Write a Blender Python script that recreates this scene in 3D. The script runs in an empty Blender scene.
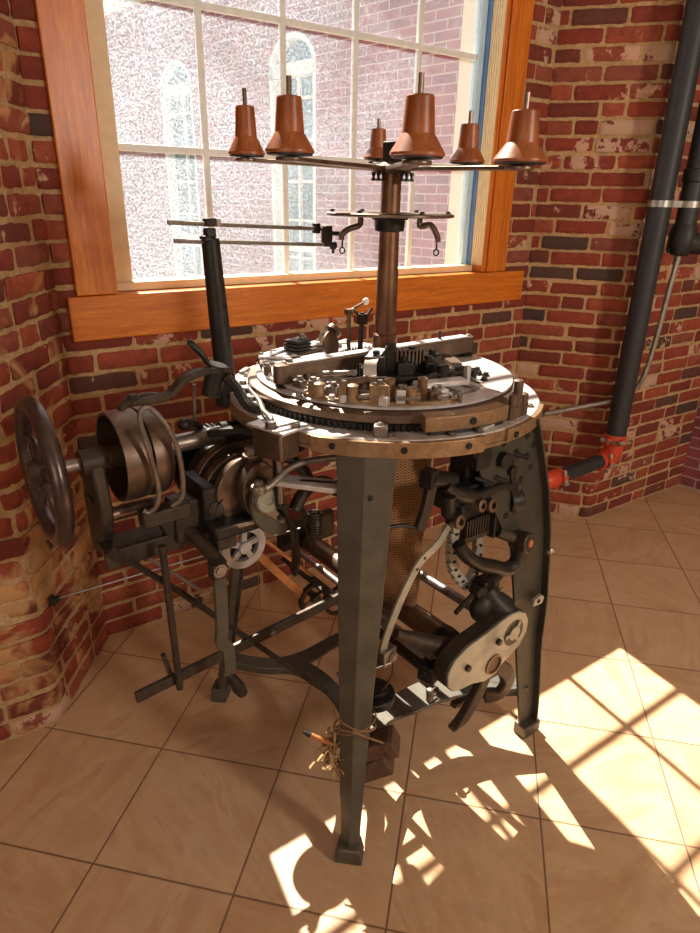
import bpy, math, random
from mathutils import Vector, Matrix, noise
random.seed(7)
PI = math.pi
scene = bpy.context.scene
COL = scene.collection
# ------------------------------------------------------------------ camera
H = 1.5666
pit, rol = 0.3974964, 0.0221064
fw = Vector((0, math.cos(pit), -math.sin(pit)))
r0 = Vector((1, 0, 0)); u0 = Vector((0, math.sin(pit), math.cos(pit)))
rt = r0*math.cos(rol) + u0*math.sin(rol)
up = -r0*math.sin(rol) + u0*math.cos(rol)
cd = bpy.data.cameras.new('camera'); cam = bpy.data.objects.new('camera', cd); COL.objects.link(cam)
m = Matrix((( rt.x, up.x, -fw.x, 0), (rt.y, up.y, -fw.y, 0), (rt.z, up.z, -fw.z, H), (0, 0, 0, 1)))
cam.matrix_world = m
cd.sensor_fit = 'VERTICAL'; cd.sensor_height = 24; cd.lens = 637.07/933*24; cd.clip_start = .02
scene.camera = cam
scene.view_settings.view_transform = 'Standard'; scene.view_settings.look = 'None'
scene.view_settings.gamma = 1; scene.view_settings.use_curve_mapping = False
scene.view_settings.exposure = 0.0

# ------------------------------------------------------------------ node helpers
def srgb(r, g, b):
    f = lambda c: ((c/255+.055)/1.055)**2.4 if c/255 > .04045 else c/255/12.92
    return (f(r), f(g), f(b), 1)
class NT:
    def __init__(s, name):
        s.m = bpy.data.materials.new(name); s.m.use_nodes = True; s.t = s.m.node_tree; s.t.nodes.clear()
        s.out = s.n('ShaderNodeOutputMaterial')
    def n(s, typ, **kw):
        nd = s.t.nodes.new(typ)
        for k, v in kw.items():
            if k in nd.inputs.keys(): nd.inputs[k].default_value = v
            else: setattr(nd, k, v)
        return nd
    def l(s, a, b): s.t.links.new(a, b)
    def coord(s, scale=(1, 1, 1), rot=(0, 0, 0), loc=(0, 0, 0), which='Object'):
        tc = s.n('ShaderNodeTexCoord'); mp = s.n('ShaderNodeMapping')
        mp.inputs['Scale'].default_value = scale; mp.inputs['Rotation'].default_value = rot; mp.inputs['Location'].default_value = loc
        s.l(tc.outputs[which], mp.inputs['Vector']); return mp.outputs[0]
    def noise(s, vec, scale, detail=4, rough=.6, dist=0):
        nd = s.n('ShaderNodeTexNoise'); nd.inputs['Scale'].default_value = scale; nd.inputs['Detail'].default_value = detail
        nd.inputs['Roughness'].default_value = rough; nd.inputs['Distortion'].default_value = dist
        if vec is not None: s.l(vec, nd.inputs['Vector'])
        return nd.outputs['Fac']
    def ramp(s, fac, stops, interp='LINEAR'):
        nd = s.n('ShaderNodeValToRGB'); cr = nd.color_ramp; cr.interpolation = interp
        while len(cr.elements) > 1: cr.elements.remove(cr.elements[0])
        cr.elements[0].position = stops[0][0]; cr.elements[0].color = stops[0][1]
        for p, c in stops[1:]:
            e = cr.elements.new(p); e.color = c
        s.l(fac, nd.inputs['Fac']); return nd.outputs['Color']
    def math(s, op, a, b=None, c=None):
        nd = s.n('ShaderNodeMath', operation=op)
        for i, x in enumerate((a, b, c)):
            if x is None: continue
            if isinstance(x, (int, float)): nd.inputs[i].default_value = x
            else: s.l(x, nd.inputs[i])
        return nd.outputs[0]
    def mix(s, fac, a, b, mode='MIX'):
        nd = s.n('ShaderNodeMixRGB', blend_type=mode)
        for i, x in enumerate((fac, a, b)):
            if isinstance(x, (int, float)): nd.inputs[i].default_value = x
            elif isinstance(x, tuple): nd.inputs[i].default_value = x
            else: s.l(x, nd.inputs[i])
        return nd.outputs[0]
    def bump(s, h, strength=.3, dist=.01, normal=None):
        nd = s.n('ShaderNodeBump'); nd.inputs['Strength'].default_value = strength; nd.inputs['Distance'].default_value = dist
        s.l(h, nd.inputs['Height'])
        if normal is not None: s.l(normal, nd.inputs['Normal'])
        return nd.outputs[0]
    def bsdf(s, color, rough=.5, metal=0, normal=None, spec=None):
        b = s.n('ShaderNodeBsdfPrincipled')
        for k, x in (('Base Color', color), ('Roughness', rough), ('Metallic', metal)):
            if isinstance(x, (int, float, tuple)): b.inputs[k].default_value = x
            else: s.l(x, b.inputs[k])
        if spec is not None: b.inputs['Specular IOR Level'].default_value = spec
        if normal is not None: s.l(normal, b.inputs['Normal'])
        s.l(b.outputs[0], s.out.inputs[0]); return b
def g(v): return (v, v, v, 1)

def metal(name, c1, c2, rough=(.35, .6), met=.8, scale=40, bump=.15, rust=None):
    t = NT(name); v = t.coord()
    n1 = t.noise(v, scale, 6, .65); n2 = t.noise(v, scale*.22, 3)
    col = t.ramp(n1, [(.3, c1), (.7, c2)])
    if rust: col = t.mix(t.ramp(n2, [(.5, g(0)), (.7, g(.75))]), col, rust)
    rg = t.ramp(n2, [(.3, g(rough[0])), (.7, g(rough[1]))])
    t.bsdf(col, rg, met, t.bump(n1, bump, .002)); return t.m
M = {}
M['iron'] = metal('dark_cast_iron', srgb(48, 42, 37), srgb(80, 69, 58), (.42, .65), .55, 60, .25, srgb(84, 62, 45))
M['black'] = metal('black_oiled_iron', srgb(34, 31, 29), srgb(56, 51, 47), (.35, .55), .5, 70, .2)
M['sheet'] = metal('grey_green_painted_iron', srgb(80, 74, 65), srgb(102, 95, 83), (.38, .58), .4, 14, .08, srgb(70, 66, 60))
M['shaded_sheet'] = metal('shaded_painted_iron', srgb(58, 54, 47), srgb(78, 73, 63), (.4, .6), .4, 14, .08)  # darker copy of the leg iron, room shade put into the colour
M['steel'] = metal('worn_bright_steel', srgb(186, 180, 178), srgb(226, 220, 218), (.3, .5), .35, 30, .08, srgb(150, 128, 108))
M['brass'] = metal('tarnished_brass', srgb(140, 112, 82), srgb(174, 144, 110), (.3, .5), .6, 50, .12, srgb(105, 76, 52))
M['bronze'] = metal('brown_bronze_iron', srgb(100, 83, 70), srgb(134, 111, 94), (.32, .5), .75, 22, .1, srgb(84, 66, 56))
M['wheel'] = metal('polished_brown_iron', srgb(74, 62, 60), srgb(98, 82, 76), (.22, .38), .7, 30, .08)
M['plate'] = metal('grey_cast_cover', srgb(150, 146, 132), srgb(178, 172, 154), (.45, .6), .3, 26, .15, srgb(120, 112, 98))
M['dullsteel'] = metal('dull_steel_rod', srgb(120, 110, 102), srgb(158, 146, 136), (.3, .5), .8, 60, .1)
def wood(name, c1, c2, c3, grain=(1, 1, 1), scale=6, rough=.35, bump=.08):
    t = NT(name); v = t.coord(grain)
    n1 = t.noise(v, scale, 6, .65, .6); n2 = t.noise(v, scale*7, 3, .6)
    col = t.ramp(n1, [(.25, c1), (.5, c2), (.75, c3)])
    col = t.mix(t.ramp(n2, [(.42, g(.35)), (.6, g(0))]), col, c1)
    t.bsdf(col, rough, 0, t.bump(n2, bump, .002)); return t.m
oc = (srgb(170, 82, 18), srgb(212, 118, 32), srgb(232, 146, 52))
M['oak_v'] = wood('orange_oak_vertical', *oc, grain=(9, 9, .7))
M['oak_h'] = wood('orange_oak_horizontal', *oc, grain=(.7, 9, 9))
M['spool'] = wood('dark_orange_turned_wood', srgb(116, 56, 18), srgb(152, 80, 32), srgb(182, 106, 48), grain=(6, 6, 1.2), scale=10, rough=.38)
M['cream'] = NT('cream_paint').m
def simple(name, col, rough=.5, met=0, spec=None):
    t = NT(name); v = t.coord(); n = t.noise(v, 35, 4)
    c2 = tuple(min(1, x*.86) for x in col[:3])+(1,)
    t.bsdf(t.ramp(n, [(.3, c2), (.7, col)]), rough, met, t.bump(n, .06, .002), spec); return t.m
M['cream'] = simple('cream_painted_wood', srgb(232, 208, 165), .5)
M['white'] = simple('white_painted_bars', srgb(236, 236, 232), .5)
M['blue_lit'] = simple('white_stile_blue_lit', srgb(196, 222, 236), .4)  # white stile; the bluish light on it is put into the colour
M['blue'] = simple('blue_gasket', srgb(96, 136, 190), .5)
M['blackpipe'] = simple('matte_black_pipe', srgb(44, 44, 48), .5)
M['blackfit'] = simple('black_fitting', srgb(34, 33, 34), .5)
M['orange'] = simple('orange_red_coupling', srgb(205, 72, 42), .45)
M['galv'] = metal('galvanised_steel', srgb(150, 148, 142), srgb(190, 186, 178), (.3, .45), .8, 30, .05)
M['conduit'] = simple('grey_beige_conduit', srgb(150, 140, 124), .5)
M['leather'] = wood('tan_leather', srgb(150, 88, 45), srgb(190, 120, 66), srgb(208, 140, 84), grain=(3, 3, 3), scale=12, rough=.5)
M['string'] = simple('tan_string', srgb(140, 104, 70), .9)
M['straw'] = simple('dry_straw', srgb(176, 140, 98), .9)
M['rusty'] = metal('rusty_block', srgb(66, 48, 38), srgb(104, 72, 52), (.6, .85), .25, 60, .5, srgb(120, 80, 54))
M['polebrown'] = metal('warm_brown_pole', srgb(98, 68, 48), srgb(134, 94, 66), (.3, .5), .65, 26, .1)
M['hole'] = simple('dark_hole', srgb(12, 11, 10), .9)
M['gum'] = simple('white_knob', srgb(240, 232, 210), .35)

# brick -------------------------------------------------------------
def brick_mat(name, white=.35, smear=0):
    t = NT(name); v = t.coord(which='Object')
    at = t.n('ShaderNodeAttribute', attribute_name='Col'); sep = t.n('ShaderNodeSeparateColor'); t.l(at.outputs['Color'], sep.inputs[0])
    base = t.ramp(sep.outputs[0], [(0, srgb(70, 60, 54)), (.06, srgb(86, 68, 60)), (.10, srgb(116, 62, 50)), (.3, srgb(126, 56, 44)), (.55, srgb(150, 68, 50)), (.8, srgb(170, 86, 60)), (1, srgb(142, 80, 64))])
    n1 = t.noise(v, 26, 8, .7); n2 = t.noise(v, 7, 5, .65, .5); n3 = t.noise(v, 120, 4, .7)
    col = t.mix(t.ramp(n1, [(.35, g(.55)), (.6, g(0))]), base, srgb(96, 46, 38))
    # pale lime patches that sit on some bricks
    th = t.math('MULTIPLY', t.math('POWER', sep.outputs[1], 3.0), white)
    msk = t.math('ADD', n2, t.math('MULTIPLY', n1, .45)); msk = t.math('ADD', msk, th)
    msk = t.ramp(msk, [(.97, g(0)), (1.12, g(.75))])
    col = t.mix(msk, col, srgb(212, 176, 150))
    if smear:
        n4 = t.noise(v, 4.2, 6, .6, .8); sz = t.n('ShaderNodeSeparateXYZ'); t.l(v, sz.inputs[0])
        lowz = t.ramp(sz.outputs[2], [(0, g(0)), (.25, g(.10)), (.6, g(.10)), (.85, g(0))])
        col = t.mix(t.math('MULTIPLY', t.ramp(t.math('ADD', n4, lowz), [(.56, g(0)), (.64, g(1))]), smear), col, srgb(196, 150, 100))
    h = t.math('ADD', t.math('MULTIPLY', n1, .7), t.math('MULTIPLY', n3, .5))
    t.bsdf(col, .82, 0, t.bump(h, .75, .006), .25); return t.m
def mortar_mat():
    t = NT('sandy_mortar'); v = t.coord()
    n1 = t.noise(v, 60, 6, .7); n2 = t.noise(v, 6, 4)
    col = t.ramp(n1, [(.3, srgb(168, 132, 92)), (.7, srgb(216, 182, 136))])
    col = t.mix(t.ramp(n2, [(.4, g(0)), (.75, g(.5))]), col, srgb(150, 112, 76))
    t.bsdf(col, .9, 0, t.bump(n1, .9, .008), .2); return t.m
M['brick'] = brick_mat('old_red_brick', .30); M['brick_l'] = brick_mat('old_red_brick_smeared', .30, .85); M['brick_r'] = brick_mat('old_red_brick_limed', .36)
M['mortar'] = mortar_mat()

def floor_mat():
    t = NT('beige_stone_tiles'); T = .375
    v = t.coord(which='Object')                    # object is rotated and placed so that tile joints fall on multiples of T
    mp = t.n('ShaderNodeVectorMath', operation='SCALE'); mp.inputs['Scale'].default_value = 1/T; t.l(v, mp.inputs[0])
    fl = t.n('ShaderNodeVectorMath', operation='FLOOR'); t.l(mp.outputs[0], fl.inputs[0])
    fr = t.n('ShaderNodeVectorMath', operation='FRACTION'); t.l(mp.outputs[0], fr.inputs[0])
    s = t.n('ShaderNodeSeparateXYZ'); t.l(fr.outputs[0], s.inputs[0])
    d = [t.math('MINIMUM', s.outputs[i], t.math('SUBTRACT', 1.0, s.outputs[i])) for i in (0, 1)]
    e = t.math('MINIMUM', d[0], d[1])
    joint = t.ramp(e, [(0, g(1)), (.0042, g(1)), (.0085, g(0))])
    wn = t.n('ShaderNodeTexWhiteNoise', noise_dimensions='3D'); t.l(fl.outputs[0], wn.inputs['Vector'])
    # shift and turn the veining tile by tile
    vr = t.n('ShaderNodeVectorRotate', rotation_type='Z_AXIS'); t.l(v, vr.inputs['Vector']); t.l(t.math('MULTIPLY', wn.outputs['Value'], 6.28), vr.inputs['Angle'])
    ad = t.n('ShaderNodeVectorMath', operation='MULTIPLY_ADD'); t.l(wn.outputs['Color'], ad.inputs[0]); ad.inputs[1].default_value = (9, 9, 9); t.l(vr.outputs[0], ad.inputs[2])
    st = t.n('ShaderNodeMapping'); st.inputs['Scale'].default_value = (1, 3.2, 1); t.l(ad.outputs[0], st.inputs['Vector'])
    n1 = t.noise(st.outputs[0], 2.6, 6, .6, 1.2); n2 = t.noise(ad.outputs[0], 40, 5, .7); n3 = t.noise(ad.outputs[0], 11, 6, .7, .4)
    col = t.ramp(n1, [(.26, srgb(184, 138, 98)), (.42, srgb(196, 154, 114)), (.58, srgb(204, 168, 130)), (.66, srgb(192, 150, 112)), (.8, srgb(190, 146, 104))])
    col = t.mix(t.ramp(n3, [(.4, g(.22)), (.62, g(0))]), col, srgb(150, 112, 86))
    col = t.mix(t.ramp(wn.outputs['Value'], [(0, g(0)), (1, g(.2))]), col, srgb(224, 194, 160))
    col = t.mix(t.ramp(n2, [(.62, g(0)), (.75, g(.25))]), col, srgb(232, 210, 184))
    col = t.mix(joint, col, srgb(124, 92, 68))
    h = t.math('SUBTRACT', t.math('ADD', t.math('MULTIPLY', n3, .35), t.math('MULTIPLY', n2, .08)), t.math('MULTIPLY', joint, 1.2))
    t.bsdf(col, t.ramp(n3, [(.3, g(.32)), (.7, g(.5))]), 0, t.bump(h, .28, .004), .5); return t.m
M['floor'] = floor_mat()
def plaster(name, c): 
    t = NT(name); v = t.coord(); n = t.noise(v, 50, 4); t.bsdf(t.ramp(n, [(.3, c), (.7, tuple(min(1, x*1.04) for x in c[:3])+(1,))]), .85, 0, t.bump(n, .1, .002)); return t.m
M['plaster'] = plaster('cream_plaster', srgb(214, 196, 168))
M['ceiling'] = plaster('white_ceiling', srgb(232, 226, 214))

def glass_mat():
    t = NT('dusty_scratched_glass'); v = t.coord()
    tr = t.n('ShaderNodeBsdfTransparent'); tl = t.n('ShaderNodeBsdfTranslucent')
    tl.inputs['Color'].default_value = (.50, .56, .64, 1)
    n1 = t.noise(v, 150, 5, .8, .4); n2 = t.noise(v, 3.0, 5, .6, .5); n3 = t.noise(v, 38, 6, .75, 2.2)
    sc = t.n('ShaderNodeTexVoronoi', feature='DISTANCE_TO_EDGE'); sc.inputs['Scale'].default_value = 34
    t.l(t.coord((1, 1, .55), (0, .5, 0)), sc.inputs['Vector'])
    thin = t.ramp(sc.outputs['Distance'], [(0, g(1)), (.02, g(0))])
    keep = t.ramp(n3, [(.52, g(0)), (.6, g(1))])
    scr = t.math('MULTIPLY', thin, keep)
    sx = t.n('ShaderNodeSeparateXYZ'); t.l(t.coord(), sx.inputs[0])
    heavy = t.ramp(t.math('ADD', t.math('MULTIPLY', sx.outputs[0], -.45), t.math('ADD', n2, .25)), [(.05, g(0)), (.72, g(1))])   # more grime towards the left-hand panes
    spk = t.ramp(n1, [(.48, g(0)), (.6, g(1))])
    f = t.math('ADD', .04, t.math('MULTIPLY', heavy, .04))
    f = t.math('ADD', f, t.math('MULTIPLY', spk, t.math('ADD', .06, t.math('MULTIPLY', heavy, .30))))
    f = t.math('ADD', f, t.math('MULTIPLY', scr, .25))
    mx = t.n('ShaderNodeMixShader'); t.l(f, mx.inputs[0]); t.l(tr.outputs[0], mx.inputs[1]); t.l(tl.outputs[0], mx.inputs[2])
    t.l(mx.outputs[0], t.out.inputs[0]); return t.m
M['glass'] = glass_mat()
def knit_mat():
    t = NT('brown_knit_fabric'); tc = t.n('ShaderNodeTexCoord'); s = t.n('ShaderNodeSeparateXYZ'); t.l(tc.outputs['UV'], s.inputs[0])
    v = t.coord(); n = t.noise(v, 14, 4); n2 = t.noise(v, 160, 3)
    a = t.math('SINE', t.math('ADD', t.math('MULTIPLY', s.outputs[0], 2*PI*62), t.math('MULTIPLY', n, 5)))
    b = t.math('SINE', t.math('ADD', t.math('MULTIPLY', s.outputs[1], 2*PI*74), t.math('MULTIPLY', n, 6)))
    h = t.math('ADD', t.math('MULTIPLY', t.math('MULTIPLY', a, b), .7), t.math('MULTIPLY', b, .3))
    col = t.ramp(t.math('ADD', t.math('MULTIPLY', h, .5), .5), [(.12, srgb(52, 30, 20)), (.4, srgb(150, 104, 70)), (.85, srgb(206, 162, 118))])
    col = t.mix(t.ramp(n, [(.45, g(0)), (.7, g(.5))]), col, srgb(120, 78, 50))
    t.bsdf(col, .9, 0, t.bump(h, .8, .003), .2); return t.m
M['knit'] = knit_mat()

# ------------------------------------------------------------------ mesh helpers
def link(name, vs, fs, mats, parent=None, smooth=35, bevel=0, uvs=None, mi=None):
    me = bpy.data.meshes.new(name); me.from_pydata([tuple(v) for v in vs], [], fs)
    for mt in (mats if isinstance(mats, (list, tuple)) else [mats]): me.materials.append(M[mt])
    if mi: me.polygons.foreach_set('material_index', mi)
    if smooth:
        me.polygons.foreach_set('use_smooth', [True]*len(me.polygons)); me.update()
        me.set_sharp_from_angle(angle=math.radians(smooth))
    if uvs:
        uv = me.uv_layers.new(name='UVMap')
        for lp in me.loops: uv.data[lp.index].uv = uvs[lp.vertex_index]
    me.update()
    o = bpy.data.objects.new(name, me); COL.objects.link(o)
    if parent is not None: o.parent = parent
    if bevel:
        b = o.modifiers.new('bevel', 'BEVEL'); b.width = bevel; b.segments = 2; b.limit_method = 'ANGLE'; b.angle_limit = math.radians(40)
    return o
def frame(ax, ref=None):
    z = Vector(ax).normalized(); r = Vector(ref) if ref is not None else (Vector((0, 0, 1)) if abs(z.z) < .95 else Vector((1, 0, 0)))
    y = (r - z*r.dot(z)).normalized(); x = y.cross(z); return x, y, z
class MB:
    def __init__(s): s.v = []; s.f = []
    def add(s, vs, fs):
        o = len(s.v); s.v += [Vector(a) for a in vs]; s.f += [tuple(i+o for i in f) for f in fs]; return s
    def box(s, c, d, rz=0, R=None):
        R = R or Matrix.Rotation(rz, 3, 'Z'); c = Vector(c); h = Vector(d)/2
        vs = [c + R @ Vector((x*h.x, y*h.y, z*h.z)) for z in (-1, 1) for y in (-1, 1) for x in (-1, 1)]
        return s.add(vs, [(0, 2, 3, 1), (4, 5, 7, 6), (0, 1, 5, 4), (2, 6, 7, 3), (0, 4, 6, 2), (1, 3, 7, 5)])
    def bar(s, p0, p1, w, h, ref=None, w1=None, h1=None):
        p0 = Vector(p0); p1 = Vector(p1); x, y, z = frame(p1-p0, ref); w1 = w1 or w; h1 = h1 or h
        vs = [p + x*a*ww/2 + y*b*hh/2 for p, ww, hh in ((p0, w, h), (p1, w1, h1)) for a, b in ((-1, -1), (1, -1), (1, 1), (-1, 1))]
        return s.add(vs, [(3, 2, 1, 0), (4, 5, 6, 7)] + [(i, (i+1) % 4, 4+(i+1) % 4, 4+i) for i in range(4)])
    def path(s, pts, w, h, ref=(0, 0, 1), ws=None):       # flat strip swept along points, w across, h along ref
        pts = [Vector(p) for p in pts]; n = len(pts); vs = []
        for i, p in enumerate(pts):
            t = (pts[min(i+1, n-1)]-pts[max(i-1, 0)]); x, y, z = frame(t, ref); ww = ws[i] if ws else w
            vs += [p + x*a*ww/2 + y*b*h/2 for a, b in ((-1, -1), (1, -1), (1, 1), (-1, 1))]
        fs = [(3, 2, 1, 0), tuple(4*(n-1)+k for k in range(4))]
        for i in range(n-1):
            fs += [(4*i+k, 4*i+(k+1) % 4, 4*i+4+(k+1) % 4, 4*i+4+k) for k in range(4)]
        return s.add(vs, fs)
    def tube(s, pts, r, n=10, closed=False):
        pts = [Vector(p) for p in pts]; N = len(pts); vs = []; rs = r if isinstance(r, (list, tuple)) else [r]*N
        x = None
        for i, p in enumerate(pts):
            a = pts[(i-1) % N] if closed else pts[max(i-1, 0)]; b = pts[(i+1) % N] if closed else pts[min(i+1, N-1)]
            t = (b-a).normalized()
            if x is None: x = frame(t)[0]
            x = (x - t*x.dot(t)).normalized(); y = t.cross(x)
            vs += [p + (x*math.cos(k*2*PI/n) + y*math.sin(k*2*PI/n))*rs[i] for k in range(n)]
        fs = []
        for i in range(N if closed else N-1):
            j = (i+1) % N
            fs += [(i*n+k, i*n+(k+1) % n, j*n+(k+1) % n, j*n+k) for k in range(n)]
        if not closed: fs += [tuple(reversed(range(n))), tuple((N-1)*n+k for k in range(n))]
        return s.add(vs, fs)
    def lathe(s, prof, c, ax=(0, 0, 1), n=32, closed=False):   # prof: (radius, height along ax)
        c = Vector(c); x, y, z = frame(ax); P = len(prof); vs = []
        for r, h in prof:
            vs += [c + z*h + (x*math.cos(k*2*PI/n) + y*math.sin(k*2*PI/n))*r for k in range(n)]
        fs = []
        for i in range(P if closed else P-1):
            j = (i+1) % P
            fs += [(i*n+k, i*n+(k+1) % n, j*n+(k+1) % n, j*n+k) for k in range(n)]
        if not closed:
            if prof[0][0] > 1e-5: fs.append(tuple(reversed(range(n))))
            if prof[-1][0] > 1e-5: fs.append(tuple((P-1)*n+k for k in range(n)))
        return s.add(vs, fs)
    def cyl(s, p0, p1, r, n=20, r1=None):
        p0 = Vector(p0); p1 = Vector(p1); L = (p1-p0).length
        return s.lathe([(r, 0), (r1 if r1 is not None else r, L)], p0, p1-p0, n)
    def ring(s, c, ri, ro, h, ax=(0, 0, 1), n=48):          # washer-like ring, c at its base
        return s.lathe([(ri, 0), (ro, 0), (ro, h), (ri, h)], c, ax, n, True)
    def prism(s, poly, o, X, Y, h, hole=None):              # polygon in plane (X,Y) at o, thickness h along XxY, centred
        X = Vector(X).normalized(); Y = Vector(Y).normalized(); Z = X.cross(Y); o = Vector(o); n = len(poly)
        vs = [o + X*a + Y*b + Z*(k*h/2) for k in (-1, 1) for a, b in poly]
        return s.add(vs, [tuple(reversed(range(n))), tuple(range(n, 2*n))] + [(i, (i+1) % n, n+(i+1) % n, n+i) for i in range(n)])
    def arc(s, ri, ro, a0, a1, z0, z1, c=(0, 0), n=None):    # block following the ring, angles in degrees
        n = n or max(2, int(abs(a1-a0)/4)); vs = []
        for i in range(n+1):
            a = math.radians(a0+(a1-a0)*i/n)
            for r, z in ((ri, z0), (ro, z0), (ro, z1), (ri, z1)): vs.append((c[0]+r*math.cos(a), c[1]+r*math.sin(a), z))
        fs = [(3, 2, 1, 0), (4*n, 4*n+1, 4*n+2, 4*n+3)]
        for i in range(n): fs += [(4*i+k, 4*i+(k+1) % 4, 4*i+4+(k+1) % 4, 4*i+4+k) for k in range(4)]
        return s.add(vs, fs)
    def gear(s, c, ax, r, h, teeth, td=.006, ri=0):
        c = Vector(c); x, y, z = frame(ax); n = teeth*4; vs = []
        for hh in (0, h):
            for k in range(n):
                rr = r if k % 4 in (0, 1) else r-td
                vs.append(c + z*hh + (x*math.cos(k*2*PI/n)+y*math.sin(k*2*PI/n))*rr)
        return s.add(vs, [tuple(reversed(range(n))), tuple(range(n, 2*n))] + [(i, (i+1) % n, n+(i+1) % n, n+i) for i in range(n)])
    def sphere(s, c, r, n=14, sc=(1, 1, 1)):
        c = Vector(c); vs = [c+Vector((0, 0, -r*sc[2]))]; m_ = n//2
        for i in range(1, m_):
            p = -PI/2+PI*i/m_
            for k in range(n): vs.append(c+Vector((r*sc[0]*math.cos(p)*math.cos(2*PI*k/n), r*sc[1]*math.cos(p)*math.sin(2*PI*k/n), r*sc[2]*math.sin(p))))
        vs.append(c+Vector((0, 0, r*sc[2]))); L = len(vs)-1
        fs = [(0, 1+(k+1) % n, 1+k) for k in range(n)]
        for i in range(m_-2): fs += [(1+i*n+k, 1+i*n+(k+1) % n, 1+(i+1)*n+(k+1) % n, 1+(i+1)*n+k) for k in range(n)]
        fs += [(L, L-n+k, L-n+(k+1) % n) for k in range(n)]
        return s.add(vs, fs)
    def build(s, name, mat, parent=None, bevel=0, smooth=35): return link(name, s.v, s.f, mat, parent, smooth, bevel)
def thing(name, label, cat, loc=(0, 0, 0), rz=0, group=None):
    o = bpy.data.objects.new(name, None); COL.objects.link(o); o.location = loc; o.rotation_euler = (0, 0, rz); o.empty_display_size = .05
    return tag(o, label, cat, group)
def tag(o, label, cat, group=None):
    o['label'] = label; o['category'] = cat
    if group: o['group'] = group
    return o
def struct(o): o['kind'] = 'structure'; return o
def smoothpath(pts, k=6):
    P = [Vector(p) for p in pts]; out = []
    for i in range(len(P)-1):
        a, b, c, d = P[max(i-1, 0)], P[i], P[i+1], P[min(i+2, len(P)-1)]
        for j in range(k):
            t = j/k; out.append(.5*((2*b)+(c-a)*t+(2*a-5*b+4*c-d)*t*t+(3*b-a-3*c+d)*t**3))
    out.append(P[-1]); return out

# ------------------------------------------------------------------ the room
L0 = Vector((-.907, 1.985, 0)); WD = math.radians(35)
dW = Vector((math.cos(WD), math.sin(WD), 0)); nW = Vector((math.sin(WD), -math.cos(WD), 0))
CO = .0682; BL = .222; MT = .0125
LCONV = Vector((-.905, 1.560, 0)); LFAR = LCONV + Vector((-.84, -.5426, 0))*3.2
RIN = L0 + dW*2.134; RCONV = Vector((1.285, 3.072, 0)); REND = Vector((2.106, 3.62, 0)); RBACK = REND + Vector((.32, .947, 0))*1.3
CEIL = 4.1

class Chain:
    def __init__(s, pts):
        s.p = pts; s.L = [0]
        for a, b in zip(pts, pts[1:]): s.L.append(s.L[-1]+(b-a).length)
        s.t = [(b-a).normalized() for a, b in zip(pts, pts[1:])]
    def at(s, q, d):
        i = 0
        while i < len(s.t)-1 and q > s.L[i+1]: i += 1
        P = s.p[i] + s.t[i]*(q-s.L[i]); t = s.t[i]; R = .016
        for k in range(1, len(s.t)):
            e = q-s.L[k]
            if abs(e) < R:
                w = .5+.5*e/R; t = (s.t[k-1]*(1-w)+s.t[k]*w); n = Vector((t.y, -t.x, 0))
                ln = (s.t[k-1]+s.t[k]).length/2
                P = P - Vector((s.t[k-1].y+s.t[k].y, -(s.t[k-1].x+s.t[k].x), 0)).normalized()*(1-abs(e)/R)*R*.35
                return P + n.normalized()*d
        n = Vector((t.y, -t.x, 0)); return P + n*d
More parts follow.
